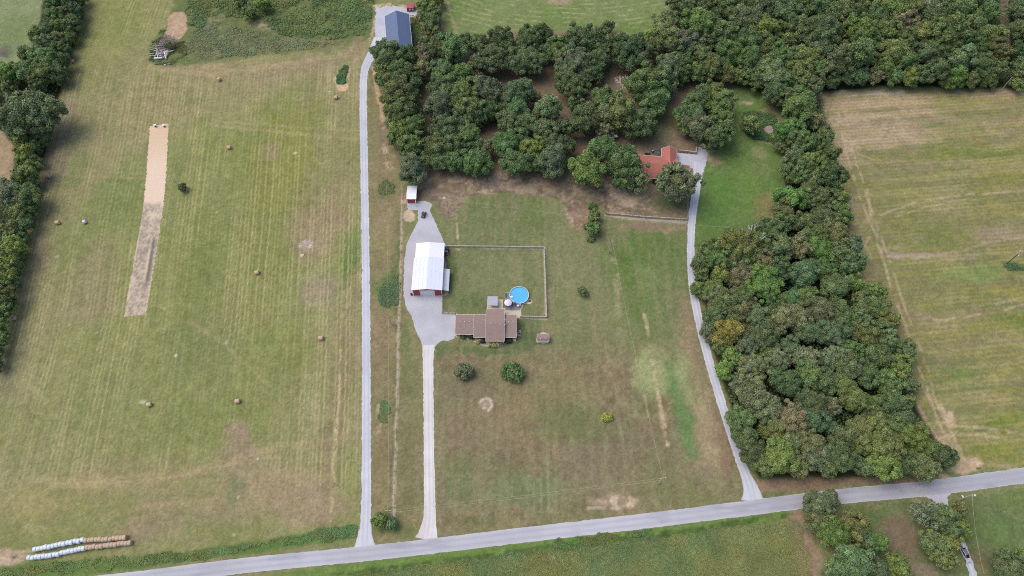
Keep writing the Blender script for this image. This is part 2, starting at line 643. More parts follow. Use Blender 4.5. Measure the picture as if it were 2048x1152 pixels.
# --- strip between the two gravel lanes
STRIP = [(739, 133), (758, 118), (768, 190), (790, 280), (800, 340), (806, 372), (812, 400), (806, 440), (808, 560), (812, 614), (830, 657), (846, 700), (847, 1000), (838, 1080), (760, 1086), (742, 1060), (742, 560), (738, 360), (735, 200)]
region(STRIP, (128, 116, 84), 1, 1)
strip = fullmask(STRIP, 1, 1)
put(strip * sm(.5, .62, n8), (112, 112, 72), .5)
for b in [(770, 375, 16, 20, (104, 112, 68), .7), (775, 582, 26, 34, (92, 110, 62), .8), (768, 822, 16, 24, (88, 110, 60), .8), (765, 480, 24, 60, (132, 122, 80), .5),
          (745, 160, 8, 40, (110, 108, 76), .6), (772, 260, 18, 60, (124, 108, 90), .5), (772, 450, 20, 30, (140, 122, 92), .5), (790, 540, 10, 70, (88, 104, 60), .6), (765, 660, 20, 40, (128, 110, 84), .6),
          (770, 900, 22, 80, (124, 106, 80), .5), (820, 900, 18, 160, (114, 108, 74), .6), (770, 1045, 30, 24, (80, 94, 52), .7), (810, 1060, 40, 14, (108, 112, 66), .7),
          (828, 760, 14, 60, (104, 110, 68), .5), (760, 710, 14, 60, (134, 116, 88), .5), (812, 700, 14, 60, (98, 108, 64), .6)]:
    blob(b[0], b[1], b[2], b[3], b[4], b[5], seed=int(b[0] * 3 + b[1]))
line([(748, 135), (750, 150), (754, 170), (760, 195), (762, 220), (768, 255)], 1.6, (184, 152, 122), .9, .6, 2, .36, 1)
line([(750, 140), (752, 152)], 1.6, (190, 158, 126), .9, .4, 1)
line([(756, 188), (760, 205)], 2.4, (188, 158, 124), .8, .6, 2, .3)
line([(770, 290), (776, 320), (782, 335)], 2.2, (176, 152, 124), .8, .6, 2, .38, 3)
line([(757, 862), (756, 840), (759, 800)], 1.2, (174, 152, 112), .8, .5, 1.5, .4)
FENCE_W = [(805, 372), (804, 440), (802, 520), (799, 600), (797, 680), (795, 760), (793, 840), (790, 920), (788, 990), (787, 1040)]
line(FENCE_W, 0.9, (172, 156, 132), .85, .35, .5, .22, 8)
line([(p[0] - 5, p[1]) for p in FENCE_W[1:]], 0.9, (88, 92, 60), .5, .5, .6, .4, 9)
region([(809, 425), (815, 421), (826, 422), (831, 430), (830, 440), (822, 445), (811, 442), (807, 434)], (186, 166, 136), .7, 1.5)
region([(803, 395), (812, 396), (813, 407), (806, 409), (802, 402)], (180, 154, 128), .7, 1.5)
region([(802, 372), (812, 372), (812, 398), (802, 398)], (144, 118, 100), .7, 1.5)

# --- lawn round the buildings
LAWN = [(812, 400), (806, 372), (835, 350), (1000, 340), (1140, 350), (1205, 360), (1210, 428), (1376, 440), (1374, 500), (1374, 580), (1388, 640), (1404, 700), (1422, 760), (1440, 830), (1458, 880), (1474, 930), (1485, 960), (1486, 1000), (1300, 1026), (1024, 1060), (885, 1076), (870, 1070), (868, 700), (900, 681), (911, 629), (884, 627), (890, 495), (866, 440)]
region(LAWN, (120, 118, 82), 1, 1)
lawn = fullmask(LAWN, 1, 1)
put(lawn * sm(.45, .6, n25), (112, 116, 74), .5)
stripe = 0.5 + 0.5 * np.sin((X + Y * 0.012) * 2 * math.pi / 2.55 + n25 * 2)
strp_n = lawn * fullmask([(905, 380), (1120, 370), (1140, 500), (900, 500)], 6, 6)
put(strp_n * sm(.3, .8, stripe), (134, 134, 100), .6)
FRONT = [(868, 700), (1000, 700), (1120, 705), (1290, 690), (1405, 740), (1440, 830), (1474, 930), (1486, 1000), (1300, 1026), (1024, 1060), (870, 1072)]
front = fullmask(FRONT, 10, 10)
put(front, (125, 109, 82), .9)
put(front * sm(.46, .62, n25), (113, 109, 75), .6)
put(front * sm(.46, .60, n8), (138, 116, 92), .65)
put(front * sm(.52, .60, n3), (152, 132, 106), .45)
put(front * sm(.54, .62, fbm(X, Y, 1.7, 88, 2)), (96, 84, 62), .35)
for b in [(990, 460, 100, 80, (106, 112, 72), .75), (1080, 430, 40, 50, (100, 112, 64), .6), (930, 470, 40, 60, (108, 114, 76), .5), (860, 460, 10, 40, (102, 112, 70), .6),
          (990, 560, 100, 60, (116, 118, 80), .7), (950, 610, 60, 20, (92, 104, 66), .7), (1070, 600, 30, 50, (110, 116, 76), .6), (925, 600, 20, 40, (104, 112, 70), .5), (905, 545, 8, 40, (82, 100, 60), .7),
          (1160, 500, 70, 110, (118, 118, 82), .6), (1150, 620, 90, 50, (116, 116, 78), .6), (1300, 520, 90, 80, (94, 110, 60), .75), (1290, 600, 70, 110, (102, 114, 64), .7), (1260, 500, 40, 60, (88, 108, 54), .6),
          (1300, 560, 20, 30, (112, 128, 72), .6), (1340, 600, 40, 90, (104, 112, 72), .5), (1050, 680, 60, 24, (90, 100, 64), .8), (1060, 660, 24, 40, (86, 98, 62), .6), (960, 700, 90, 10, (88, 100, 60), .8),
          (880, 700, 12, 14, (90, 104, 62), .7), (1180, 690, 70, 30, (112, 112, 76), .5), (1400, 740, 16, 80, (132, 114, 90), .5), (1370, 640, 20, 50, (134, 118, 92), .7), (1382, 690, 16, 60, (144, 122, 96), .7),
          (1300, 740, 44, 40, (130, 134, 90), .9), (1345, 760, 40, 30, (122, 132, 84), .7), (1290, 760, 30, 24, (138, 138, 94), .6), (1360, 800, 16, 80, (84, 112, 62), .85), (1380, 860, 16, 60, (86, 112, 64), .7), (1390, 900, 14, 30, (104, 114, 74), .6),
          (1410, 850, 22, 70, (150, 134, 104), .8), (1425, 880, 30, 60, (132, 114, 94), .7), (1400, 940, 40, 20, (136, 118, 96), .7), (1450, 920, 20, 60, (130, 110, 88), .7), (1350, 980, 80, 30, (118, 112, 78), .7),
          (1060, 800, 90, 60, (132, 116, 84), .5), (960, 850, 80, 90, (128, 110, 86), .6), (1240, 900, 90, 60, (116, 104, 80), .7), (1170, 930, 60, 60, (120, 106, 86), .6), (1000, 930, 60, 20, (104, 94, 70), .5),
          (1130, 830, 60, 60, (106, 106, 70), .7), (1290, 800, 30, 40, (98, 104, 66), .6), (1030, 980, 90, 40, (110, 116, 80), .7), (920, 960, 40, 60, (108, 112, 76), .6), (950, 1040, 90, 14, (108, 106, 68), .6), (1170, 860, 40, 40, (104, 106, 68), .5),
          (1400, 1000, 90, 10, (114, 116, 70), .6), (1330, 900, 50, 60, (116, 106, 80), .5), (1320, 960, 30, 40, (112, 114, 76), .4), (960, 760, 90, 50, (116, 106, 80), .6), (1120, 770, 90, 40, (126, 112, 82), .6), (1480, 960, 10, 50, (120, 116, 78), .6)]:
    blob(b[0], b[1], b[2], b[3], b[4], b[5], seed=int(b[0] * 2 + b[1]))
sfr = front * fullmask([(875, 900), (1110, 900), (1110, 1030), (880, 1040)], 8, 6)
put(sfr * sm(.55, .95, stripe) * sm(.35, .6, n25), (140, 146, 112), .55)
put(front * sm(.5, .95, 0.5 + 0.5 * np.sin(X * 2 * math.pi / 3.3 + n25 * 3)) * sm(.4, .6, n8), (104, 104, 70), .35)
put(lawn * sm(.52, .62, nns), (136, 126, 94), .35)
put(lawn * sm(.52, .62, n3), (100, 104, 66), .25)
region([(1266, 742), (1272, 712), (1300, 700), (1332, 714), (1345, 726), (1368, 708), (1380, 728), (1382, 768), (1376, 806), (1350, 770), (1300, 790), (1278, 772)], (144, 148, 100), 9, 5, .85)
region([(1328, 722), (1344, 724), (1360, 780), (1382, 840), (1392, 880), (1392, 916), (1376, 916), (1366, 860), (1344, 800)], (98, 122, 72), 5, 3, .8)
region([(1392, 806), (1414, 816), (1436, 880), (1440, 930), (1408, 920), (1398, 870)], (154, 136, 104), 6, 4, .8)
region([(1430, 800), (1446, 850), (1470, 925), (1450, 925), (1432, 870)], (136, 112, 90), 4, 3, .6)
blob(972, 810, 14, 14, (146, 128, 108), .9, 21, warp=1.5)
line([(960, 806), (966, 799), (974, 797), (982, 802), (984, 812), (978, 820)], .6, (190, 176, 154), .7, .4, 1, .35)
blob(972, 817, 5, 3, (178, 158, 138), .8, 24)
blob(972, 817, 5, 3, (178, 158, 138), .8, 25)
for fl in ([(893, 494.5), (990, 495.5), (1088, 497), (1091, 560), (1093.5, 637), (1041, 635.5)], [(884.5, 592), (884.5, 627), (911, 628)], [(1212, 429.5), (1290, 436.5), (1374, 441.5)]):
    line(fl, .75, (178, 170, 152), .85, .3, .35)
# dry rows in the lawn
line([(1226, 520), (1236, 600), (1240, 650), (1243, 690)], 1.6, (148, 136, 104), .6, 1.2, 1.5, .4, 11)
line([(1288, 620), (1298, 680), (1306, 730), (1316, 790), (1326, 840), (1336, 890)], .9, (178, 156, 124), .8, .5, 1.0, .38, 12)
line([(1284, 770), (1296, 830), (1306, 880), (1316, 940)], .7, (156, 140, 108), .6, .5, 1.0, .45, 13)
line([(1238, 840), (1250, 900), (1258, 940), (1270, 950)], .6, (156, 138, 112), .5, .5, 1.0, .45, 14)
line([(1316, 800), (1322, 850), (1330, 870)], 1.0, (168, 146, 118), .6, .5, 1.0, .4, 15)
line([(912, 430), (914, 460), (916, 492)], .6, (168, 154, 118), .8, .4, .5, .3, 16)
blob(916, 498, 6, 4, (178, 158, 128), .9, 17, warp=1)
blob(1225, 1000, 64, 14, (150, 130, 106), .8, 27)
blob(1240, 996, 44, 9, (186, 164, 138), .9, 28, thr=.48)
line([(1170, 1016), (1200, 1015), (1238, 1016)], .6, (182, 164, 138), .8, .4, .6, .4)
line([(1060, 1012), (1085, 1014)], .8, (170, 152, 118), .6, .4, .8, .5)
blob(1213, 846, 14, 6, (152, 134, 98), .7, 29)
blob(1026, 745, 24, 22, (96, 100, 64), .7, 33)
# bare leaf-littered earth under and below the grove
GROVE = [(755, 110), (800, 95), (860, 78), (1010, 60), (1220, 50), (1350, 90), (1420, 150), (1490, 160), (1470, 220), (1440, 300), (1395, 300), (1388, 380), (1375, 438), (1212, 428), (1190, 400), (1178, 450), (1150, 462), (1138, 440), (1120, 400), (1090, 392), (1020, 384), (960, 388), (930, 398), (915, 420), (900, 440), (880, 425), (866, 402), (836, 400), (836, 350), (800, 340), (785, 270), (768, 200)]
region(GROVE, (126, 108, 88), 1.5, 2.5)
grove = fullmask(GROVE, 1.5, 2)
edge = fullmask([(836, 350), (1000, 345), (1200, 360), (1250, 350), (1300, 420), (1200, 470), (900, 440)], 8, 6)
put(grove * edge * sm(.40, .60, n3), (160, 140, 116), .75)
put(grove * edge * sm(.50, .62, n1 * .5 + n3 * .5), (182, 160, 136), .6)
put(grove * (1 - edge) * sm(.5, .7, n3), (116, 98, 82), .5)
put(grove * sm(.5, .66, n25), (108, 94, 78), .6)
for b in [(1120, 300, 26, 60, (98, 98, 68), .5), (1320, 220, 34, 50, (98, 98, 66), .7), (1310, 260, 26, 30, (92, 100, 66), .6), (1345, 400, 40, 24, (88, 94, 62), .8), (1260, 400, 30, 10, (178, 158, 132), .6), (1160, 430, 24, 30, (134, 112, 92), .6),
          (1245, 385, 22, 8, (190, 170, 144), .6), (1010, 370, 70, 10, (150, 130, 112), .5), (905, 380, 30, 12, (134, 116, 96), .5), (1400, 180, 40, 40, (96, 100, 64), .4)]:
    blob(b[0], b[1], b[2], b[3], b[4], b[5], seed=int(b[0] * 2 + b[1]))
blob(1290, 452, 80, 10, (134, 112, 92), .6, 31)
blob(1340, 456, 40, 7, (140, 120, 98), .5, 32)
line([(1212, 430), (1260, 437), (1320, 441), (1374, 446)], 1.0, (166, 154, 136), .8, .4, .6)

# --- bright mown grass east of the lane
EAST = [(1416, 306), (1445, 290), (1470, 230), (1476, 160), (1510, 160), (1540, 210), (1500, 230), (1476, 240), (1490, 275), (1540, 290), (1570, 300), (1560, 440), (1500, 470), (1420, 500), (1388, 500), (1392, 440), (1400, 370)]
region(EAST, (92, 112, 60), 1, 1.5)
for b in [(1440, 380, 30, 50, (88, 116, 54), .8), (1430, 450, 34, 30, (86, 112, 54), .7), (1530, 420, 26, 40, (126, 116, 76), .7), (1490, 360, 30, 60, (98, 120, 58), .7), (1520, 330, 26, 30, (108, 118, 70), .5), (1485, 185, 18, 30, (98, 110, 66), .6), (1495, 206, 10, 6, (166, 142, 124), .8),
          (1432, 322, 18, 14, (132, 118, 88), .7), (1420, 312, 8, 14, (168, 150, 124), .6), (1515, 305, 20, 12, (138, 136, 96), .4)]:
    blob(b[0], b[1], b[2], b[3], b[4], b[5], seed=int(b[0] + b[1] * 2))
region([(1486, 226), (1510, 222), (1545, 226), (1560, 250), (1566, 290), (1540, 286), (1500, 276), (1478, 250)], (72, 88, 50), 1, 2)

# --- far pasture above the grove
FAR = [(885, -60), (1330, -60), (1365, 40), (1350, 90), (1220, 60), (1010, 64), (900, 80), (888, 30)]
region(FAR, (112, 124, 76), 2, 2)
far = fullmask(FAR, 2, 2)
cx_, cy_ = G(1130, -190)[:2]
ring = np.sin(np.hypot((X - cx_) * 0.8, (Y - cy_)) * 2 * math.pi / 3.4 + n25 * 5)
put(far * sm(.45, .6, n25), (100, 118, 62), .6)
put(far * sm(.3, .95, ring) * sm(.42, .58, fbm(X, Y, 4, 71)), (158, 148, 108), .6)
line([(884, -30), (885, 30), (887, 72)], 1.6, (140, 122, 98), .7, .6, 1)
line([(893, 0), (904, 30), (912, 66)], 1.2, (164, 146, 110), .6, .6, 3, .45)
blob(1120, 2, 30, 8, (152, 134, 110), .6, 41)

# --- crop field on the right
RF = [(1640, 195), (1680, 182), (1760, 180), (1900, 186), (2010, 180), (2400, 176), (2400, 900), (2048, 930), (1960, 935), (1925, 948), (1890, 945), (1900, 915), (1872, 880), (1820, 815), (1795, 760), (1770, 690), (1740, 620), (1715, 560), (1695, 480), (1690, 400), (1670, 330), (1650, 260)]
rf = fullmask(RF, 2, 2)
put(rf, (124, 118, 80))
put(rf * sm(.40, .60, new), (114, 120, 66), .75)
put(rf * sm(.50, .62, fbm(X * .5, Y, 22, 83)), (142, 124, 92), .5)
put(rf * sm(.5, .62, n8), (128, 124, 68), .4)
for b in [(1760, 220, 90, 18, (118, 118, 78), .6), (1780, 260, 110, 20, (160, 138, 118), .6), (1850, 240, 100, 14, (150, 132, 106), .5), (1700, 240, 40, 40, (158, 136, 114), .7), (1790, 280, 50, 18, (166, 142, 124), .6), (1760, 185, 60, 6, (178, 164, 150), .8), (1700, 187, 30, 6, (186, 172, 160), .8),
          (1960, 188, 70, 6, (168, 142, 122), .8), (2030, 186, 40, 8, (166, 140, 118), .7), (1930, 222, 80, 10, (116, 116, 74), .6), (1920, 258, 60, 10, (112, 118, 66), .8), (2000, 266, 60, 8, (156, 134, 108), .6), (2010, 240, 60, 10, (146, 130, 98), .5),
          (1960, 310, 110, 22, (110, 116, 58), .85), (1900, 330, 80, 14, (122, 120, 78), .5), (2000, 350, 60, 20, (126, 120, 60), .7), (1830, 330, 60, 14, (136, 122, 92), .6), (1740, 340, 50, 30, (128, 120, 86), .6), (1900, 425, 60, 12, (148, 128, 102), .5), (2010, 420, 50, 20, (136, 124, 74), .6),
          (1970, 440, 90, 16, (128, 120, 82), .5), (1880, 470, 40, 24, (110, 116, 66), .6), (1800, 510, 40, 10, (160, 140, 124), .7), (1900, 512, 60, 8, (150, 130, 108), .6), (2000, 470, 50, 18, (150, 130, 110), .6), (1840, 510, 20, 6, (164, 144, 128), .6), (1960, 545, 70, 16, (122, 134, 74), .7), (2020, 530, 20, 12, (88, 108, 64), .8),
          (2020, 580, 50, 20, (138, 126, 72), .6), (1900, 600, 80, 30, (124, 122, 74), .6), (1990, 600, 40, 16, (112, 116, 78), .5), (2020, 640, 50, 20, (104, 116, 52), .8), (1870, 640, 40, 10, (154, 136, 114), .5), (1980, 650, 60, 14, (132, 126, 72), .6), (2000, 720, 60, 30, (128, 124, 76), .5), (1930, 750, 40, 30, (108, 122, 64), .7),
          (1990, 800, 60, 20, (148, 134, 84), .6), (2010, 850, 60, 24, (114, 122, 54), .9), (1960, 880, 60, 24, (122, 124, 62), .7), (1920, 920, 40, 10, (118, 122, 64), .6), (2000, 900, 60, 16, (118, 124, 58), .7), (1960, 790, 30, 16, (132, 122, 84), .5), (1895, 835, 16, 26, (176, 150, 126), .8), (1838, 840, 16, 30, (164, 140, 118), .8),
          (1936, 932, 26, 10, (174, 150, 120), .9), (1995, 928, 40, 6, (152, 134, 106), .6), (1870, 870, 30, 14, (158, 138, 108), .6), (1700, 420, 16, 50, (146, 128, 104), .6), (1720, 520, 12, 40, (140, 122, 98), .6), (1800, 680, 20, 60, (126, 114, 84), .6), (1800, 700, 10, 40, (134, 120, 90), .5), (1750, 560, 20, 60, (122, 112, 80), .6)]:
    blob(b[0], b[1], b[2], b[3], b[4], b[5], seed=int(b[0] + b[1] * 3))
tanz = fullmask([(1640, 196), (1700, 184), (1860, 190), (1880, 250), (1840, 285), (1780, 300), (1720, 290), (1700, 330), (1690, 420), (1672, 330)], 10, 10)
put(rf * tanz * sm(.36, .56, new * .6 + n8 * .4), (166, 142, 118), .85)
put(rf * tanz * sm(.58, .66, new), (184, 160, 138), .6)
put(rf * sm(.54, .62, new), (160, 142, 104), .42)
put(rf * sm(.56, .66, fbm((X + 0.10 * Y) * 0.3, (Y - 0.10 * X) * 1.8, 3, 87)), (148, 138, 70), .35)
put(rf * sm(.60, .50, np.abs(0.5 + 0.5 * np.sin((Y - 0.09 * X) * 2 * math.pi / 1.9 + n25 * 4)) * .5 + new * .5), (104, 104, 66), .3)
for (pl, w, k) in [([(1676, 215), (1680, 250), (1690, 300), (1706, 350), (1722, 400), (1740, 450), (1760, 500), (1778, 560), (1798, 620), (1820, 680), (1840, 740), (1862, 800), (1880, 850), (1905, 890), (1930, 920)], .55, .6),
                   ([(1688, 215), (1694, 250), (1704, 300), (1722, 350), (1736, 400), (1752, 450), (1772, 500), (1792, 560), (1812, 620), (1834, 680), (1856, 740), (1870, 800), (1892, 850), (1920, 890)], .5, .5),
                   ([(1735, 380), (1742, 440), (1756, 480)], .8, .5), ([(1740, 470), (1730, 490), (1745, 520)], .7, .4),
                   ([(1760, 430), (1830, 405), (1900, 392), (1980, 386), (2060, 380)], .6, .5), ([(1790, 435), (1850, 415), (1930, 398)], .5, .4),
                   ([(1780, 515), (1860, 512), (1930, 500), (1990, 480), (2060, 474)], .9, .4), ([(1870, 640), (1920, 636), (1960, 628)], .7, .6), ([(1990, 608), (2048, 594)], .6, .4), ([(2010, 618), (2060, 604)], .6, .4),
                   ([(1660, 240), (1690, 225), (1700, 220)], .6, .6), ([(1666, 250), (1690, 240), (1704, 228)], .6, .6), ([(1690, 280), (1700, 300), (1720, 310), (1745, 318)], .6, .5), ([(1700, 270), (1712, 292), (1740, 300)], .5, .5),
                   ([(1880, 810), (1895, 840), (1900, 860), (1920, 900)], 1.1, .8), ([(1900, 853), (1960, 854), (2000, 862), (2060, 866)], .8, .6), ([(1905, 870), (1960, 868), (2010, 876)], .8, .6), ([(1860, 880), (1890, 876), (1915, 865)], .9, .6),
                   ([(1855, 865), (1880, 880), (1905, 900)], 1.0, .6), ([(1660, 285), (1676, 330), (1694, 390)], .6, .4), ([(1838, 760), (1860, 800), (1880, 850)], .5, .4)]:
    line(pl, w, (176, 154, 126), k, .5, 1.0, .30, seed=int(pl[0][0]))
region([(1902, 938), (1916, 922), (1936, 914), (1962, 918), (1966, 928), (1950, 936), (1926, 946), (1906, 948)], (182, 156, 128), 1.5, 4, .95)
region([(1812, 806), (1830, 812), (1850, 850), (1862, 884), (1846, 880), (1828, 850)], (170, 146, 122), 3, 5, .75)
region([(1882, 812), (1900, 812), (1912, 846), (1904, 862), (1890, 850)], (182, 158, 130), 2, 5, .85)
line([(1856, 858), (1880, 882), (1904, 904), (1926, 922)], 1.3, (178, 152, 124), .75, .8, 2, .3)
line([(1852, 872), (1880, 880), (1900, 876)], 1.3, (178, 152, 124), .6, .8, 2, .3)
blob(1955, 934, 5, 3, (72, 88, 58), .8, 44)

# --- road verges and the fields south of the road
region([(-200, 1180), (100, 1158), (280, 1136), (430, 1118), (600, 1094), (706, 1078), (706, 1050), (600, 1068), (430, 1096), (270, 1112), (100, 1122), (-200, 1150)], (92, 112, 58), 1.2, 2)
region([(-60, 1105), (20, 1102), (56, 1108), (52, 1118), (20, 1130), (-60, 1135)], (168, 146, 122), 1, 2)
region([(-60, 1098), (66, 1098), (66, 1104), (-60, 1112)], (164, 144, 116), 1, 1.5)
blob(24, 1108, 6, 4, (92, 92, 76), .8, 46)
SOY = [(700, 1156), (760, 1128), (1024, 1092), (1300, 1062), (1480, 1038), (1600, 1024), (1612, 1060), (1640, 1152), (1660, 1300), (500, 1300), (560, 1170)]
region(SOY, (102, 114, 60), 1, 1)
soy = fullmask(SOY, 1, 1)
put(soy * sm(.42, .60, n25), (108, 110, 62), .7)
put(soy * sm(.50, .62, n8), (84, 98, 50), .6)
put(soy * sm(.55, .70, n1), (124, 126, 76), .3)
line([(560, 1160), (760, 1128), (1024, 1095), (1150, 1082), (1300, 1063), (1480, 1036), (1600, 1020)], 3.2, (98, 120, 58), .9, 1.0, 1.5)
line([(600, 1165), (760, 1139), (1024, 1106), (1150, 1092), (1300, 1073), (1480, 1044), (1600, 1030)], 1.2, (66, 84, 42), .75, .8, 1.5, .3)
blob(1160, 1082, 40, 10, (74, 104, 48), .8, 47)
blob(1103, 1118, 11, 5, (158, 144, 122), .9, 48, warp=2)
blob(1500, 1105, 12, 4, (130, 124, 88), .6, 49)
for b in [(1260, 1110, 20, 12, (72, 92, 44), .6), (1440, 1100, 26, 14, (74, 94, 46), .6), (1500, 1140, 90, 24, (124, 122, 70), .5), (1560, 1070, 40, 30, (116, 114, 66), .5)]:
    blob(b[0], b[1], b[2], b[3], b[4], b[5], seed=int(b[0]))
region([(1580, 1022), (1606, 1020), (1612, 1050), (1640, 1120), (1660, 1200), (1590, 1200), (1600, 1120), (1585, 1060)], (140, 118, 96), 3, 4)
region([(1680, 1010), (1800, 1000), (1900, 1005), (2048, 975), (2300, 945), (2300, 1300), (1660, 1300), (1680, 1152)], (100, 108, 68), 2, 2)
for b in [(1800, 1080, 40, 60, (116, 100, 80), .8), (1740, 1030, 50, 20, (92, 104, 62), .7), (1740, 1016, 14, 5, (132, 112, 88), .6), (2000, 1060, 50, 50, (94, 112, 64), .8), (2030, 1000, 40, 16, (104, 116, 66), .7), (1960, 1120, 24, 30, (108, 98, 72), .6), (1860, 1140, 40, 14, (132, 114, 96), .7), (1990, 1110, 30, 16, (104, 104, 72), .6), (1960, 1060, 24, 40, (92, 104, 62), .6)]:
    blob(b[0], b[1], b[2], b[3], b[4], b[5], seed=int(b[0] + b[1]))
region([(1500, 960), (1620, 950), (1800, 955), (1890, 945), (1880, 958), (1700, 970), (1536, 990), (1512, 985)], (134, 112, 90), 1, 2)
blob(1545, 985, 30, 6, (98, 106, 66), .7, 51)
blob(1905, 948, 20, 6, (104, 118, 68), .7, 52)
blob(1886, 950, 8, 8, (170, 144, 118), .7, 53)
line([(1394, 640), (1400, 600), (1396, 560)], 2.2, (134, 114, 90), .7, 1, 1)
# dark green floor colour beneath the woods
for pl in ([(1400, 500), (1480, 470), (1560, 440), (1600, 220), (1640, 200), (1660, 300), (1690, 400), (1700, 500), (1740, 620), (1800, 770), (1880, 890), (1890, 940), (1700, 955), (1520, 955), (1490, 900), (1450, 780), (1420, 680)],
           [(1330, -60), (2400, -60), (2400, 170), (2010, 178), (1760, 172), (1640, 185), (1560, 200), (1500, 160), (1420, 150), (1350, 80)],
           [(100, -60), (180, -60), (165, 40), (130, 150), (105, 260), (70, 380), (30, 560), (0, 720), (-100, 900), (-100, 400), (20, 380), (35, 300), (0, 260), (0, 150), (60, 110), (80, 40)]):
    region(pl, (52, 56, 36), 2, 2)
line([(2006, -40), (2010, 60), (2014, 150)], 3, (128, 106, 88), .9, 1, 1)

n05 = np.random.RandomState(77).rand(len(X))
col *= (1 + (n1[:, None] - 0.5) * 0.30) * (1 + (n3[:, None] - 0.5) * 0.26) * (1 + (n05[:, None] - .5) * .22)
# rail fences stand on a strip of pale dead grass
col *= (1 + (fbm(X, Y, 12, 99)[:, None] - 0.5) * np.array([0.16, 0.11, 0.14])[None, :])
idx = np.arange(NX * NY).reshape(NY, NX)
quads = np.stack([idx[:-1, :-1], idx[:-1, 1:], idx[1:, 1:], idx[1:, :-1]], -1).reshape(-1, 4)
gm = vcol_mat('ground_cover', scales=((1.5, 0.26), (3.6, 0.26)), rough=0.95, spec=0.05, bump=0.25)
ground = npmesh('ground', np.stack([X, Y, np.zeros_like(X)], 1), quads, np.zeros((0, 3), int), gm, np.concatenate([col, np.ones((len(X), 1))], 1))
tagit(ground, kind='structure')
# ------------------------------------------------------------------ roads, gravel, concrete: sheets a few mm above the ground
rngs = np.random.RandomState(11)


def densify(pts, step, closed=True):
    out = []
    n = len(pts)
    for i in range(n if closed else n - 1):
        a, b = pts[i], pts[(i + 1) % n]
        k = max(1, int(np.hypot(*(b - a)) / step))
        for j in range(k):
            out.append(a + (b - a) * j / k)
    if not closed:
        out.append(pts[-1])
    return np.array(out)


def chaikin(p, it=2):
    for _ in range(it):
        q = [p[0]]
        for a, b in zip(p[:-1], p[1:]):
            q += [a * .75 + b * .25, a * .25 + b * .75]
        q.append(p[-1])
        p = np.array(q)
    return p


def sheet(name, pl, z, mat, jag=0.25, step=0.8, label=None, cat=None, kind='structure', round_it=False):
    pts = WP(pl)
    if round_it:
        pts = chaikin(np.vstack([pts, pts[:1]]), 2)[:-1]
    pts = densify(pts, step)
    pts = pts + rngs.normal(0, 1, pts.shape) * jag
    v3 = [Vector((p[0], p[1], 0)) for p in pts]
    tris = tessellate_polygon([v3])
    me = bpy.data.meshes.new(name)
    me.from_pydata([(p[0], p[1], z) for p in pts], [], [tuple(t) for t in tris])
    bm = bmesh.new()
    bm.from_mesh(me)
    for f in bm.faces:
        if f.normal.z < 0:
            f.normal_flip()
    bm.to_mesh(me)
    bm.free()
    me.materials.append(mat)
    o = bpy.data.objects.new(name, me)
    COL.objects.link(o)
    return tagit(o, label, cat, kind=kind)


def strip_mesh(name, cl, z, mat, colf, jag=0.3, nx=13, step=1.0, seed=0):
    """cl: (px, py, half width px); colf(dist along, signed offset m, half width m, x, y) -> rgb array"""
    rg = np.random.RandomState(seed)
    pts = []
    for (x, y, hw) in cl:
        g = G(x, y)
        pts.append((g.x, g.y, hw * mpp(x, y)))
    pts = chaikin(np.array(pts), 2)
    d = np.hypot(np.diff(pts[:, 0]), np.diff(pts[:, 1]))
    s = np.concatenate([[0], np.cumsum(d)])
    t = np.arange(0, s[-1], step)
    px_, py_, hw = [np.interp(t, s, pts[:, i]) for i in range(3)]
    tx, ty = np.gradient(px_), np.gradient(py_)
    ln = np.hypot(tx, ty)
    nx_, ny_ = -ty / ln, tx / ln
    u = np.linspace(-1, 1, nx)
    U, T = np.meshgrid(u, t)
    off = U * hw[:, None]
    off[:, 0] += rg.normal(0, jag, len(t))
    off[:, -1] += rg.normal(0, jag, len(t))
    off[:, 1] += rg.normal(0, jag * .3, len(t))
    off[:, -2] += rg.normal(0, jag * .3, len(t))
    x = px_[:, None] + nx_[:, None] * off
    y = py_[:, None] + ny_[:, None] * off
    c = colf(T.ravel(), off.ravel(), np.repeat(hw, nx), x.ravel(), y.ravel())
    n = len(t)
    ix = np.arange(n * nx).reshape(n, nx)
    q = np.stack([ix[:-1, :-1], ix[:-1, 1:], ix[1:, 1:], ix[1:, :-1]], -1).reshape(-1, 4)
    vv = np.stack([x.ravel(), y.ravel(), np.full(x.size, z)], 1)
    a, b, cc = vv[q[0, 0]], vv[q[0, 1]], vv[q[0, 2]]
    if np.cross(b - a, cc - b)[2] < 0:
        q = q[:, ::-1]
    o = npmesh(name, vv, q, np.zeros((0, 3), int), mat, np.concatenate([c, np.ones((len(c), 1))], 1))
    return tagit(o, kind='structure')


def mixc(a, b, m):
    return np.array(C(*a))[None, :] * (1 - m[:, None]) + np.array(C(*b))[None, :] * m[:, None]


m_gravelv = vcol_mat('gravel_surface', scales=((2.2, 0.07), (0.5, 0.06)), rough=0.95, spec=0.05)
m_roadv = vcol_mat('chip_seal', scales=((2.6, 0.045), (0.2, 0.05)), rough=0.9, spec=0.08)


def lane_col(T, off, hw, x, y):
    r = np.abs(off) / hw
    track = np.exp(-((np.abs(off) - 0.72) / 0.28) ** 2)
    n = fbm(x, y, 6, 201, 3)
    c = mixc((192, 195, 204), (209, 211, 220), np.clip(n * 1.6 - .3, 0, 1))
    m = track * 0.65
    c = c * (1 - m[:, None]) + np.array(C(176, 180, 190))[None, :] * m[:, None]
    e = sm(.8, 1.0, r) * sm(.35, .6, fbm(x, y, 2.5, 202, 2)) * .6
    return c * (1 - e[:, None]) + np.array(C(150, 148, 136))[None, :] * e[:, None]


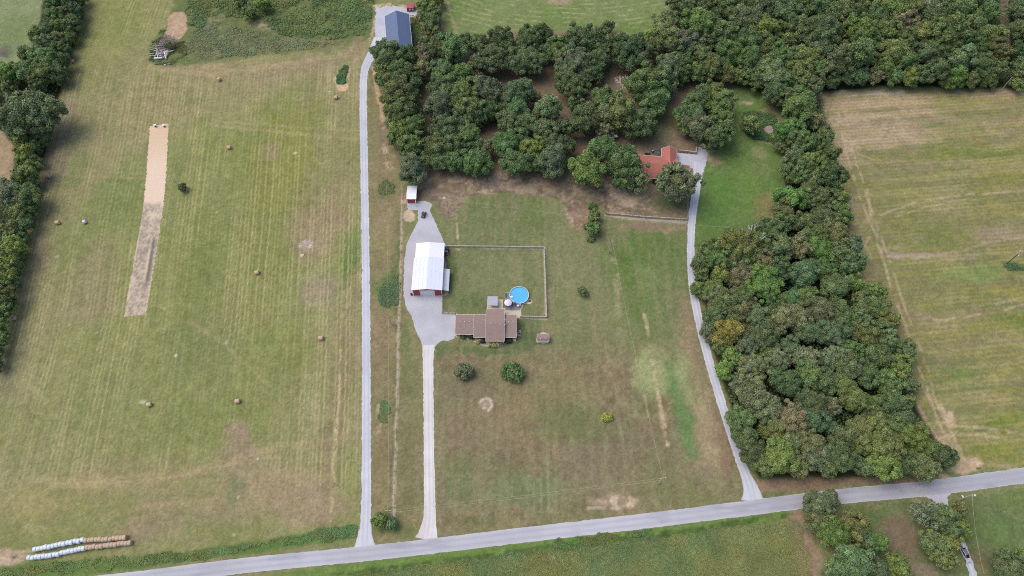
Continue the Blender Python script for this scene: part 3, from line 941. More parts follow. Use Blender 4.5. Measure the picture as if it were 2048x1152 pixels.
def drive_col(T, off, hw, x, y):
    r = np.abs(off) / hw
    n = fbm(x, y, 5, 203, 3)
    c = mixc((202, 199, 197), (222, 219, 217), np.clip(n * 1.6 - .3, 0, 1))
    m = (np.exp(-((off) / 0.3) ** 2) * .35 + np.exp(-((np.abs(off) - 1.25) / 0.22) ** 2) * .3)
    c = c * (1 - m[:, None]) + np.array(C(188, 184, 180))[None, :] * m[:, None]
    m = np.exp(-((np.abs(off) - 0.7) / 0.3) ** 2) * .5
    return c * (1 - m[:, None]) + np.array(C(226, 224, 226))[None, :] * m[:, None]


def road_col(T, off, hw, x, y):
    n = fbm(x, y, 14, 204, 4)
    c = mixc((176, 177, 184), (193, 194, 202), np.clip(n * 1.8 - .4, 0, 1))
    m = np.exp(-((np.abs(off) - 1.0) / 0.4) ** 2) * .5
    c = c * (1 - m[:, None]) + np.array(C(160, 162, 170))[None, :] * m[:, None]
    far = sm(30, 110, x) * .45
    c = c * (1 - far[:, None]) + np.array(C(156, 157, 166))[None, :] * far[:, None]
    e = sm(.84, .99, np.abs(off) / hw) * .75
    c = c * (1 - e[:, None]) + np.array(C(198, 196, 196))[None, :] * e[:, None]
    dk = sm(.62, .74, fbm(x * .4, y * 1.6, 5, 205, 3)) * .35
    return c * (1 - dk[:, None]) + np.array(C(142, 143, 154))[None, :] * dk[:, None]


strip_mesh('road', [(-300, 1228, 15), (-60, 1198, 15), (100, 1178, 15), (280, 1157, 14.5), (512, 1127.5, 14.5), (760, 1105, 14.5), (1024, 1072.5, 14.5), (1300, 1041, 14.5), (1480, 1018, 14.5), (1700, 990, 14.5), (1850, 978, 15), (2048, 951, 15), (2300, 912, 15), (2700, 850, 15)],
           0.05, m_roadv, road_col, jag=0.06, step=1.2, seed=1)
strip_mesh('lane', [(757, 75, 9), (748, 100, 9.5), (736, 122, 9), (727, 145, 7.5), (726, 200, 7.2), (729, 360, 7.8), (732, 560, 8.2), (733, 768, 8.8), (733, 1000, 9.5), (731, 1050, 11), (730, 1072, 14), (730, 1100, 24)],
           0.028, m_gravelv, lane_col, jag=0.11, step=0.8, seed=2)
strip_mesh('lane', [(1399, 325, 11), (1396, 345, 9), (1392, 380, 8), (1386, 420, 7.5), (1382, 460, 7.2), (1381, 520, 7.4), (1384, 570, 8), (1397, 640, 8.6), (1412, 700, 8.6), (1429, 760, 9), (1450, 830, 9), (1467, 880, 9.5), (1481, 925, 9.5), (1494, 955, 11), (1503, 980, 16), (1506, 1004, 24)],
           0.028, m_gravelv, lane_col, jag=0.09, step=0.8, seed=3)
strip_mesh('driveway', [(857, 690, 12), (856, 720, 10.5), (857, 800, 10.2), (858, 900, 10.4), (859, 980, 11), (860, 1030, 12), (858, 1055, 15), (852, 1083, 24)],
           0.030, m_gravelv, drive_col, jag=0.08, step=0.8, seed=4)
strip_mesh('driveway', [(1925, 1085, 5), (1934, 1112, 6), (1943, 1140, 7), (1960, 1190, 8), (1980, 1260, 8)], 0.028, m_gravelv, lane_col, jag=0.2, step=0.7, seed=5)

m_grav = M('grey_gravel', C(186, 187, 194), 0.95, ns=0.14, na=0.14, ns2=2.2, na2=0.08, spec=0.05)
m_grav2 = M('pale_gravel', C(188, 190, 200), 0.95, ns=0.2, na=0.10, ns2=2.2, na2=0.08, spec=0.05)
m_conc = M('tan_concrete', C(208, 196, 172), 0.9, ns=0.5, na=0.08, ns2=5, na2=0.06, spec=0.1)
m_walk = M('grey_walk', C(172, 166, 154), 0.9, ns=0.6, na=0.10, ns2=4, na2=0.08, spec=0.1)
m_clay = M('bare_clay', C(196, 172, 148), 0.95, ns=0.5, na=0.14, ns2=3, na2=0.1, spec=0.05)
sheet('gravel_yard', [(870, 700), (847, 700), (842, 684), (830, 657), (825, 637), (812, 614), (807, 591), (807, 557), (809, 517), (814, 487), (825, 464), (837, 441), (836, 432), (836, 420), (816, 420), (814, 405), (835, 402), (850, 402), (858, 404), (864, 410), (860, 422), (868, 440), (880, 465), (888, 484), (896, 494), (890, 502), (886, 590), (884, 627), (911, 629), (910, 676), (898, 681), (885, 681), (876, 686), (869, 696)],
      0.018, m_grav, jag=0.12, step=0.7)
sheet('gravel_yard', [(752, 15), (770, 13), (790, 12), (815, 16), (836, 22), (834, 32), (815, 34), (800, 60), (776, 98), (757, 104), (748, 84), (751, 60), (751, 34)], 0.018, m_grav2, jag=0.3, step=0.8)
sheet('gravel_yard', [(1355, 306), (1391, 309), (1395, 300), (1397, 294), (1410, 294), (1416, 306), (1412, 322), (1407, 345), (1388, 348), (1385, 338), (1376, 330), (1355, 328)], 0.018, m_grav2, jag=0.2, step=0.7)
sheet('driveway', [(1848, 994), (1866, 1000), (1877, 1012), (1896, 1013), (1896, 992), (1904, 986), (1900, 978), (1850, 985)], 0.020, m_grav2, jag=0.15, step=0.7)
# the dirt strip in the hay field
m_dirt, nt_, b_ = newmat('scraped_dirt')
at_ = nt_.nodes.new('ShaderNodeAttribute')
at_.attribute_name = 'Col'
o_ = mul_by(nt_, at_.outputs['Color'], noise_node(nt_, 2.4, 5).outputs['Fac'], .86, 1.12)
nt_.links.new(o_, b_.inputs['Base Color'])
b_.inputs['Roughness'].default_value = 0.95


def dirt_col(T, off, hw, x, y):
    # T runs from the far end to the near end
    L = T.max()
    k = T / L
    n = .5 * fbm(x, y, 1.2, 210, 3) + .5 * vnoise(x / .55, y / .8, 215)
    ns = fbm(x * 3, y * .3, 4, 211, 3)
    tan = mixc((214, 186, 152), (226, 204, 180), sm(.05, .3, k) * .8 + ns * .3)
    grey = mixc((150, 137, 122), (200, 184, 160), sm(.30, .70, n * .7 + ns * .3))
    m = sm(.44, .54, k + (fbm(x, y, 5, 212, 3) - .5) * .16)
    c = tan * (1 - m[:, None]) + grey * m[:, None]
    rim = sm(.82, .95, np.abs(off) / hw) * sm(.4, .6, fbm(x, y, 3, 213, 2)) * .7
    c = c * (1 - rim[:, None]) + np.array(C(212, 188, 158))[None, :] * rim[:, None]
    dk = sm(.60, .66, k) * sm(.90, .84, k) * np.exp(-((off / hw - .58) / .16) ** 2) * .8
    c = c * (1 - dk[:, None]) + np.array(C(96, 88, 84))[None, :] * dk[:, None]
    lt = sm(.66, .7, k) * sm(.84, .8, k) * np.exp(-((off / hw - .30) / .07) ** 2) * .9
    c = c * (1 - lt[:, None]) + np.array(C(216, 192, 162))[None, :] * lt[:, None]
    return c


strip_mesh('dirt_strip', [(318, 250, 18), (316, 300, 19), (311, 370, 19.5), (305, 430, 20), (296, 480, 20.5), (288, 530, 21), (277, 590, 21.5), (270, 633, 21.5)],
           0.015, m_dirt, dirt_col, jag=0.16, nx=25, step=0.5, seed=6)
sheet('patio', [(974, 599), (1006, 599), (1006, 616), (1042, 614), (1043, 634), (1034, 637), (1034, 632), (974, 632)], 0.022, m_conc, jag=0.0, step=3)
sheet('patio', [(1041, 612), (1046, 606), (1053, 600), (1057, 597), (1063, 599), (1065, 604), (1061, 608), (1056, 608), (1050, 607), (1046, 611), (1044, 618), (1041, 618)], 0.026, m_conc, jag=0.02, step=1, round_it=True)
sheet('path', [(910, 672), (914, 675), (925, 676), (940, 680), (954, 687), (968, 693), (985, 694.5), (1003, 694), (1006, 688), (1008, 680), (1004, 681), (1002, 689), (984, 690), (970, 688.5), (958, 683), (944, 677), (930, 672.5), (918, 671), (912, 667)], 0.024, m_walk, jag=0.02, step=1, round_it=True)
sheet('garden_bed', [(913, 666), (925, 671), (940, 675), (956, 682), (970, 687), (985, 689), (1000, 688), (1004, 680), (1004, 660), (915, 660)], 0.012, M('mulch', C(150, 128, 104), .95, ns=2, na=.3, ns2=5, na2=.2), jag=0.05, step=1)
sheet('gravel_pad', [(1073, 684), (1074, 672), (1080, 668), (1084, 664), (1090, 664), (1096, 668), (1098, 678), (1098, 686), (1085, 687.5)], 0.014, m_clay, jag=0.08, step=.8)
sheet('concrete_apron', [(843, 588), (868, 588), (868, 592), (843, 592)], 0.026, m_conc, jag=0, step=2)
sheet('concrete_apron', [(885, 582), (898, 582), (897, 588), (887, 593), (885, 593)], 0.024, M('clay_apron', C(196, 178, 156), .95, ns=1, na=.1), jag=0, step=2)
sheet('concrete_apron', [(887, 523), (893, 523), (893, 538), (886, 538)], 0.024, M('clay_apron2', C(176, 166, 146), .95, ns=1, na=.1), jag=0, step=2)
sheet('walk_edge', [(910, 664), (915, 664), (915, 672), (910, 673)], 0.022, m_conc, jag=0, step=2)
o = sheet('pond', [(1527, 257), (1533, 252), (1543, 251), (1546, 257), (1545, 264), (1540, 269), (1533, 266), (1529, 262)], 0.03, M('muddy_pond', C(158, 144, 134), .35, ns=.5, na=.2, spec=.3, ns2=2.5, na2=.2), jag=0.15, step=.8, round_it=True)
# ------------------------------------------------------------------ trees
m_leaf = vcol_mat('foliage', scales=((0.45, 0.24), (1.6, 0.16)), rough=0.75, objcol=True, spec=0.18)
m_bark = M('bark', (0.11, 0.09, 0.07), .9, ns=2, na=.2)
m_dead = M('dead_wood', (0.58, 0.56, 0.53), .9, ns=1.5, na=.15)
ICO = bmesh.new()
bmesh.ops.create_icosphere(ICO, subdivisions=2, radius=1.0)
ICO_V = np.array([v.co[:] for v in ICO.verts])
ICO_F = np.array([[v.index for v in f.verts] for f in ICO.faces])
ICO.free()


def leaf_quads(rg, pos, nrm, size):
    n = len(pos)
    nrm = nrm / (np.linalg.norm(nrm, axis=1, keepdims=True) + 1e-9)
    t = np.cross(nrm, rg.normal(size=(n, 3)))
    t /= (np.linalg.norm(t, axis=1, keepdims=True) + 1e-9)
    b = np.cross(nrm, t)
    s = size * rg.uniform(.55, 1.35, (n, 1))
    e = rg.uniform(.55, .9, (n, 1))
    fold = nrm * s * rg.uniform(-.25, .25, (n, 1))
    v = np.stack([pos - t * s, pos - b * s * e + fold, pos + t * s, pos + b * s * e + fold], 1).reshape(-1, 3)
    return v, np.arange(n * 4).reshape(n, 4)


def crown_data(seed, Rr, Hh, zc, nl, lr, leaf, dens, flat=.0, asym=.15, openness=0.0):
    """Rr radius, Hh half height, zc centre height, nl lobes of radius lr; leaves of half size leaf"""
    rg = np.random.RandomState(seed)
    vs, qs, ts, cs = [], [], [], []
    nv = 0
    ga = math.pi * (3 - math.sqrt(5))
    ph = rg.uniform(0, 6)
    am = rg.uniform(0, 6.28)
    for i in range(nl):
        zz = 1 - (i + .5) / nl * 1.55
        r = math.sqrt(max(0, 1 - zz * zz))
        a = i * ga + ph
        d = np.array([r * math.cos(a), r * math.sin(a), zz]) + rg.normal(0, .16, 3)
        k = rg.uniform(.66, 1.0) * (1 + asym * math.sin(a * 2 + am))
        L = lr * rg.uniform(.7, 1.3)
        c = np.array([d[0] * (Rr - L * .7) * k, d[1] * (Rr - L * .7) * k, zc + d[2] * (Hh - L * .6) * k])
        tone = rg.uniform(.78, 1.22)
        hue = rg.normal(0, .05)
        lt = np.array([tone * (1 + hue), tone, tone * (1 - hue * .8)])
        n = int(dens * L * L)
        u = rg.normal(size=(n * 2, 3))
        u /= np.linalg.norm(u, axis=1, keepdims=True)
        dd = d / (np.linalg.norm(d) + 1e-9)
        keep = (u @ dd > -.35) & (u[:, 2] > -.75)
        u = u[keep][:n]
        sc = np.array([1, 1, .8 + rg.uniform(0, .3)])
        pos = c + u * L * sc * rg.uniform(.78, 1.22, (len(u), 1))
        nrm = u * .7 + rg.normal(0, .75, u.shape) + np.array([0, 0, .35])
        v, q = leaf_quads(rg, pos, nrm, leaf)
        vs.append(v)
        qs.append(q + nv)
        nv += len(v)
        lf = rg.uniform(.68, 1.36, (len(u), 1)) * lt[None, :]
        cs.append(np.repeat(lf, 4, 0))
        if openness < .5 or rg.rand() > openness:
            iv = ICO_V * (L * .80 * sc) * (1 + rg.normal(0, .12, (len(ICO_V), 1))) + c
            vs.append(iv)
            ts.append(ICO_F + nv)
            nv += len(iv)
            cs.append(np.repeat((lt * .8)[None, :], len(iv), 0))  # lobe core coloured darker, as shade behind the leaves
    # solid crown middle, shade put into its darker colour; blocks see-through
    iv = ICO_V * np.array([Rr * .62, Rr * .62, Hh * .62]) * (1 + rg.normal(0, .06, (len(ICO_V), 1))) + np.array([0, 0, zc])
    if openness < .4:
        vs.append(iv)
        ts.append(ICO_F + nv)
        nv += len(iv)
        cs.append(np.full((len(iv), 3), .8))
    c = np.concatenate(cs)
    return (np.concatenate(vs), np.concatenate(qs), np.concatenate(ts) if ts else np.zeros((0, 3), int),
            np.concatenate([c, np.ones((len(c), 1))], 1))


def trunk_mb(rg, h, r, spread, n=5, top=None):
    mb = MB()
    top = top or h * .75
    mb.tube([(0, 0, -.1), (rg.uniform(-.1, .1), rg.uniform(-.1, .1), h * .3), (rg.uniform(-.3, .3), rg.uniform(-.3, .3), top)], [r * 1.35, r, r * .35], 8)
    for i in range(n):
        a = i * 6.28 / n + rg.uniform(-.4, .4)
        z0 = h * rg.uniform(.25, .45)
        e = spread * rg.uniform(.5, .8)
        mb.tube([(0, 0, z0), (math.cos(a) * e * .5, math.sin(a) * e * .5, z0 + h * .16), (math.cos(a) * e, math.sin(a) * e, z0 + h * .34)], [r * .5, r * .3, r * .1], 6)
    return mb


PROTO = {}


def tree_proto(key, seed, Rr, Hh, zc, nl, lr, leaf, dens, **kw):
    """first instance data of one shape of tree: radius Rr metres"""
    v, q, t, c = crown_data(seed, Rr, Hh, zc, nl, lr, leaf, dens, **kw)
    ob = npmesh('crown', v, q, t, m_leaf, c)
    rg = np.random.RandomState(seed + 5)
    tr = trunk_mb(rg, zc, .05 * Rr + .06, Rr)
    to = tr.build('trunk', m_bark)
    PROTO.setdefault(key, []).append((ob.data, to.data, Rr, zc, Hh))
    bpy.data.objects.remove(ob)
    bpy.data.objects.remove(to)


for i in range(5):
    tree_proto('oak', 100 + i, 6.5, 5.4, 8.6, 62, 1.45, .27, 92)
for i in range(3):
    tree_proto('big', 120 + i, 9.5, 7.0, 10.5, 105, 1.65, .29, 78)
for i in range(4):
    tree_proto('leafy', 140 + i, 5.6, 5.6, 7.8, 64, 1.15, .27, 100, asym=.22)
for i in range(3):
    tree_proto('tall', 160 + i, 4.2, 6.4, 8.4, 42, 1.2, .25, 95, asym=.15)
for i in range(3):
    tree_proto('small', 180 + i, 2.4, 2.1, 2.9, 22, .8, .22, 110)
for i in range(2):
    tree_proto('shrub', 190 + i, 1.6, 1.1, 1.0, 16, .6, .17, 170)
for i in range(2):
    tree_proto('open', 200 + i, 5.6, 4.8, 7.6, 34, 1.2, .26, 44, openness=.8, asym=.25)

# crown colours (albedo) and the words for them
TC = {'dk': ((.070, .100, .048), 'dark green'), 'gr': ((.096, .133, .058), 'mid green'), 'bl': ((.090, .124, .070), 'bluish green'),
      'gy': ((.118, .142, .080), 'grey-green'), 'ol': ((.130, .150, .058), 'olive green'), 'br': ((.160, .146, .088), 'brownish'),
      'ye': ((.215, .195, .045), 'golden yellow'), 'yg': ((.140, .175, .054), 'yellow-green'), 'bt': ((.112, .170, .054), 'bright green'),
      'tl': ((.084, .130, .078), 'blue-teal'), 'kh': ((.150, .152, .086), 'khaki brown'), 'pl': ((.165, .185, .120), 'pale silvery')}
TC = {k: (tuple(1.16 * (.74 * x + .26 * g_) for x, g_ in zip(v[0], (.098, .134, .048))), v[1]) for k, v in TC.items()}
TC = {k: (tuple(x * f for x, f in zip(v[0], (1.10, 1.15, 1.06))), v[1]) for k, v in TC.items()}
TC['ye'] = ((.225, .22, .062), 'golden yellow')
TREES = []      # (region phrase, group, name) and lists of (px, py, r, colour, kind)


def trees(place, group, rows, name='broadleaf_tree'):
    TREES.append((place, group, name, rows))


HED = 'trees of the western hedge'
trees('at the top end of the western hedge', HED, [(113, 2, 18, 'gr', 'leafy'), (140, 4, 20, 'dk', 'leafy'), (163, -4, 12, 'dk', 'leafy'), (108, 30, 18, 'gr', 'leafy'), (130, 27, 14, 'br', 'leafy'), (152, 22, 16, 'dk', 'leafy'), (138, 48, 18, 'gr', 'leafy'),
       (116, 52, 16, 'bt', 'leafy'), (152, 44, 13, 'dk', 'leafy'), (73, 70, 17, 'yg', 'leafy'), (119, 78, 15, 'ol', 'leafy'), (96, 64, 16, 'gr', 'leafy'), (142, 74, 14, 'dk', 'leafy'), (92, 86, 18, 'gy', 'leafy'), (106, 100, 16, 'dk', 'leafy'), (130, 100, 15, 'dk', 'leafy')])
trees('in hedge just above the great bluish tree', HED, [(58, 112, 20, 'gr', 'leafy'), (90, 118, 24, 'gr', 'oak'), (122, 124, 18, 'dk', 'leafy'), (58, 142, 22, 'gr', 'oak'), (90, 146, 22, 'gr', 'oak'), (118, 148, 18, 'dk', 'leafy'), (12, 150, 22, 'yg', 'leafy'), (34, 140, 14, 'ol', 'leafy'),
       (8, 182, 20, 'ol', 'leafy'), (76, 168, 18, 'dk', 'leafy')])
trees('in the western hedge, by far its largest', HED, [(56, 226, 50, 'bl', 'big')], 'oak_tree')
trees('in hedge just below the great bluish tree', HED, [(82, 272, 17, 'gr', 'leafy'), (46, 282, 19, 'yg', 'leafy'), (72, 294, 15, 'dk', 'leafy'), (50, 312, 20, 'yg', 'leafy'), (68, 322, 14, 'gr', 'leafy'), (58, 345, 21, 'bt', 'leafy'), (40, 360, 14, 'gr', 'leafy'), (64, 366, 14, 'gr', 'leafy')])
trees('in hedge left of the two field bales', HED, [(18, 388, 26, 'gy', 'oak'), (60, 392, 24, 'gr', 'oak'), (34, 412, 18, 'gr', 'leafy'), (44, 424, 20, 'yg', 'leafy'), (66, 424, 14, 'dk', 'leafy'), (52, 446, 18, 'gr', 'leafy'), (26, 462, 20, 'ol', 'leafy'), (44, 474, 14, 'gr', 'leafy')])
trees('in the lower stretch of the western hedge', HED, [(28, 494, 22, 'yg', 'leafy'), (8, 500, 20, 'gr', 'leafy'), (42, 512, 13, 'ol', 'leafy'), (14, 526, 22, 'yg', 'leafy'), (32, 538, 16, 'gr', 'leafy'), (10, 556, 22, 'yg', 'leafy'), (28, 568, 14, 'gr', 'leafy'), (8, 590, 22, 'ol', 'leafy'), (20, 606, 13, 'gr', 'leafy'), (4, 622, 20, 'gr', 'leafy'),
       (0, 652, 18, 'yg', 'leafy'), (6, 678, 13, 'gr', 'leafy'), (-4, 700, 15, 'gr', 'leafy'), (-8, 728, 14, 'dk', 'leafy')])
GRV = 'trees of the grove'
trees('on grove edge nearest the navy-roofed barn', GRV, [(778, 106, 26, 'gy', 'oak'), (764, 134, 20, 'ol', 'oak'), (815, 112, 20, 'dk', 'oak'), (768, 160, 18, 'gr', 'oak'), (800, 145, 24, 'gr', 'oak'), (850, 112, 19, 'br', 'open'), (846, 140, 20, 'kh', 'open'), (830, 165, 18, 'dk', 'leafy'), (850, 88, 14, 'gr', 'leafy')], 'oak_tree')
trees('on the grove side facing the gravel lane', GRV, [(795, 185, 30, 'gr', 'oak'), (822, 196, 20, 'dk', 'oak'), (784, 216, 18, 'ol', 'oak'), (804, 222, 26, 'gr', 'oak'), (830, 226, 16, 'dk', 'oak'), (784, 244, 16, 'kh', 'oak'), (802, 262, 22, 'ol', 'oak'), (826, 254, 22, 'gr', 'oak')], 'oak_tree')
trees('at grove corner above the small white-roofed shed', GRV, [(790, 272, 16, 'gr', 'leafy'), (822, 292, 24, 'gr', 'oak'), (845, 302, 18, 'dk', 'oak'), (824, 338, 25, 'gy', 'oak'), (850, 322, 17, 'gr', 'oak')], 'oak_tree')
trees('in back row of grove, west half', GRV, [(874, 98, 22, 'gr', 'oak'), (905, 96, 27, 'gr', 'oak'), (932, 84, 18, 'dk', 'oak'), (955, 90, 20, 'bl', 'oak'), (985, 118, 30, 'bl', 'big'), (1000, 78, 22, 'dk', 'oak'), (1018, 96, 20, 'dk', 'oak'), (1058, 80, 28, 'dk', 'big'), (1052, 122, 30, 'bl', 'big'), (1088, 70, 20, 'dk', 'oak'), (1092, 105, 18, 'dk', 'oak'), (960, 128, 20, 'bl', 'oak')], 'oak_tree')
trees('in back row of grove, east half', GRV, [(1118, 100, 24, 'gr', 'oak'), (1150, 78, 24, 'gr', 'oak'), (1178, 84, 26, 'dk', 'oak'), (1206, 92, 22, 'gr', 'oak'), (1200, 118, 22, 'dk', 'oak'), (1262, 104, 34, 'dk', 'big'), (1240, 84, 20, 'gr', 'oak'), (1190, 146, 18, 'dk', 'leafy'), (1280, 132, 20, 'yg', 'leafy')], 'oak_tree')
trees('in the broad middle clump of the grove', GRV, [(888, 146, 24, 'bl', 'oak'), (920, 152, 24, 'gr', 'oak'), (892, 174, 26, 'bl', 'oak'), (930, 186, 28, 'ol', 'oak'), (975, 182, 28, 'bl', 'oak'), (955, 168, 20, 'dk', 'oak'), (878, 212, 27, 'bl', 'oak'), (908, 208, 22, 'gr', 'oak'), (940, 218, 26, 'gr', 'oak'), (976, 220, 22, 'dk', 'oak'), (918, 238, 20, 'bl', 'oak'), (955, 240, 18, 'dk', 'leafy')], 'oak_tree')
trees('in grove front beside the white-roofed shed corner', GRV, [(896, 258, 26, 'bl', 'oak'), (872, 294, 24, 'gr', 'oak'), (905, 288, 24, 'gy', 'oak'), (938, 274, 24, 'gr', 'oak'), (966, 296, 20, 'gy', 'oak'), (878, 322, 20, 'gr', 'oak'), (912, 322, 22, 'gr', 'oak'), (950, 328, 26, 'gr', 'oak'), (935, 300, 18, 'dk', 'oak'), (965, 315, 18, 'gr', 'oak')], 'oak_tree')
trees('in tall clump above the forked opening', GRV, [(1146, 122, 30, 'gy', 'big'), (1145, 172, 30, 'gr', 'big'), (1126, 140, 20, 'bl', 'oak'), (1168, 150, 18, 'gr', 'oak'), (1150, 205, 18, 'dk', 'leafy')], 'oak_tree')
trees('in clump left of the forked opening', GRV, [(1038, 184, 27, 'bl', 'oak'), (1015, 200, 22, 'gy', 'oak'), (1034, 220, 24, 'bl', 'oak'), (1094, 218, 26, 'gy', 'oak'), (1018, 244, 22, 'gy', 'oak'), (1052, 248, 22, 'gr', 'oak'), (1090, 262, 24, 'gy', 'oak'), (1126, 256, 20, 'dk', 'small'), (1070, 195, 14, 'gy', 'open')], 'oak_tree')
trees('in grove front clump north of pool yard', GRV, [(1012, 290, 26, 'gr', 'oak'), (1040, 282, 22, 'bl', 'oak'), (1062, 300, 22, 'yg', 'oak'), (1088, 290, 20, 'gr', 'oak'), (1120, 292, 24, 'dk', 'oak'), (1030, 326, 26, 'gr', 'oak'), (1068, 326, 20, 'ol', 'oak'), (1104, 322, 28, 'gy', 'oak'), (1122, 318, 18, 'dk', 'oak')], 'oak_tree')
trees('between forked opening and dead white tree', GRV, [(1172, 238, 28, 'dk', 'oak'), (1208, 200, 24, 'gr', 'oak'), (1168, 218, 18, 'bl', 'leafy'), (1208, 234, 20, 'gy', 'tall'), (1244, 228, 24, 'ol', 'tall'), (1210, 262, 18, 'pl', 'leafy'), (1236, 252, 16, 'yg', 'leafy')], 'broadleaf_tree')
trees('right of the dead white tree', GRV, [(1286, 168, 32, 'gr', 'oak'), (1330, 158, 26, 'gy', 'leafy'), (1312, 200, 26, 'gr', 'leafy'), (1282, 244, 28, 'gr', 'oak'), (1298, 216, 18, 'ol', 'leafy'), (1262, 262, 18, 'dk', 'oak'), (1302, 258, 16, 'gy', 'open')], 'broadleaf_tree')
trees('on lawn left of the red-roofed house', GRV, [(1202, 298, 26, 'gr', 'oak'), (1174, 340, 32, 'yg', 'oak'), (1212, 322, 20, 'dk', 'oak'), (1250, 326, 32, 'gr', 'oak'), (1272, 354, 26, 'gy', 'open'), (1248, 358, 22, 'gr', 'oak')], 'broadleaf_tree')
trees('in front of the red-roofed house beside its lane', GRV, [(1355, 366, 35, 'gy', 'oak')], 'broadleaf_tree')
trees('in round clump behind the red-roofed house drive', GRV, [(1424, 188, 24, 'ol', 'oak'), (1440, 204, 24, 'ol', 'oak'), (1392, 204, 24, 'gr', 'oak'), (1380, 228, 24, 'gr', 'oak'), (1398, 252, 26, 'gy', 'oak'), (1444, 240, 24, 'bt', 'leafy'), (1436, 274, 24, 'gr', 'leafy'), (1375, 256, 18, 'gr', 'oak'), (1430, 222, 18, 'dk', 'oak')], 'broadleaf_tree')
NW = 'trees of the north wood'
trees('at north wood end beside the far pasture', NW, [(1334, 46, 26, 'gy', 'open'), (1306, 76, 20, 'yg', 'leafy'), (1336, 82, 28, 'ol', 'oak'), (1372, 88, 26, 'gy', 'leafy'), (1336, 128, 22, 'gy', 'oak'), (1366, 126, 22, 'gr', 'leafy'), (1362, 150, 18, 'dk', 'leafy'), (1310, 108, 16, 'gy', 'leafy'), (1216, 54, 14, 'gy', 'open')])
trees('in north wood above the round clump', NW, [(1358, 4, 22, 'dk', 'leafy'), (1384, 22, 24, 'gr', 'leafy'), (1400, 50, 32, 'bt', 'oak'), (1452, 22, 26, 'gr', 'oak'), (1425, 4, 24, 'bt', 'leafy'), (1448, 66, 26, 'gr', 'oak'), (1416, 84, 20, 'gr', 'leafy'), (1398, 110, 22, 'ol', 'leafy'), (1424, 132, 26, 'ol', 'oak'), (1460, 108, 28, 'gr', 'oak'), (1452, 146, 20, 'ol', 'leafy'), (1394, 146, 20, 'gr', 'leafy')])
trees('in the north wood above the pond', NW, [(1490, 40, 30, 'gy', 'oak'), (1486, 2, 26, 'gr', 'oak'), (1496, 84, 28, 'gr', 'oak'), (1494, 122, 26, 'gr', 'oak'), (1480, 150, 18, 'gr', 'leafy'), (1526, 14, 28, 'dk', 'oak'), (1524, 56, 24, 'yg', 'leafy'), (1550, 62, 18, 'yg', 'leafy'), (1532, 96, 24, 'gr', 'oak'), (1552, 108, 22, 'gr', 'leafy'), (1526, 136, 22, 'gy', 'leafy'), (1548, 152, 28, 'gy', 'oak'), (1512, 160, 18, 'gr', 'leafy')])
trees('in north wood left of crop field corner', NW, [(1566, 20, 30, 'gr', 'oak'), (1604, 8, 26, 'gr', 'oak'), (1590, 52, 24, 'gr', 'leafy'), (1636, 64, 38, 'bl', 'big'), (1578, 84, 20, 'ol', 'leafy'), (1606, 122, 34, 'ol', 'big'), (1640, 104, 26, 'bl', 'oak'), (1572, 128, 22, 'gr', 'leafy'), (1600, 158, 24, 'ol', 'leafy'), (1570, 168, 22, 'gr', 'leafy'), (1636, 140, 22, 'gr', 'leafy'), (1626, 172, 22, 'gr', 'leafy'), (1582, 196, 22, 'gr', 'leafy'), (1548, 186, 22, 'dk', 'leafy'), (1606, 186, 18, 'dk', 'leafy')])
trees('in north wood behind the pale field end', NW, [(1646, 8, 28, 'gr', 'oak'), (1686, 22, 30, 'ol', 'oak'), (1668, 52, 20, 'gr', 'leafy'), (1720, 62, 30, 'bt', 'oak'), (1722, 8, 26, 'ol', 'oak'), (1692, 72, 18, 'ol', 'leafy'), (1716, 108, 26, 'gr', 'tall'), (1670, 128, 22, 'gr', 'tall'), (1690, 100, 20, 'dk', 'leafy'), (1748, 96, 20, 'dk', 'leafy'), (1738, 122, 20, 'gr', 'leafy'), (1694, 150, 20, 'gr', 'leafy'), (1720, 154, 18, 'gr', 'leafy'), (1664, 160, 18, 'dk', 'leafy'), (1750, 150, 18, 'kh', 'leafy')])
trees('in north wood behind the field middle', NW, [(1752, 34, 24, 'gr', 'oak'), (1786, 20, 30, 'yg', 'oak'), (1806, 46, 24, 'kh', 'leafy'), (1768, 64, 22, 'ol', 'leafy'), (1822, 14, 24, 'ol', 'oak'), (1785, 104, 26, 'ol', 'oak'), (1766, 134, 20, 'ol', 'leafy'), (1808, 84, 20, 'gr', 'leafy'), (1812, 124, 22, 'gr', 'leafy'), (1820, 156, 18, 'yg', 'leafy'), (1788, 152, 18, 'gr', 'leafy'), (1838, 70, 24, 'ol', 'oak'), (1848, 112, 24, 'gr', 'leafy'), (1846, 150, 20, 'gr', 'leafy'), (1862, 26, 24, 'gy', 'oak')])
trees('in north wood just left of cut track', NW, [(1874, 60, 24, 'gr', 'leafy'), (1880, 100, 24, 'gr', 'oak'), (1876, 140, 22, 'dk', 'leafy'), (1908, 72, 28, 'gr', 'tall'), (1912, 22, 28, 'gr', 'oak'), (1948, 8, 22, 'dk', 'leafy'), (1944, 46, 22, 'gr', 'leafy'), (1950, 96, 22, 'gr', 'leafy'), (1922, 120, 20, 'gy', 'tall'), (1914, 152, 20, 'bt', 'leafy'), (1962, 132, 24, 'gr', 'oak'), (1942, 162, 16, 'gr', 'leafy'), (1984, 74, 26, 'ol', 'oak'), (1972, 28, 22, 'gr', 'leafy'), (1998, 104, 20, 'ol', 'leafy'), (1990, 140, 20, 'gr', 'leafy'), (1974, 160, 16, 'gr', 'leafy'), (1896, 168, 12, 'yg', 'leafy')])
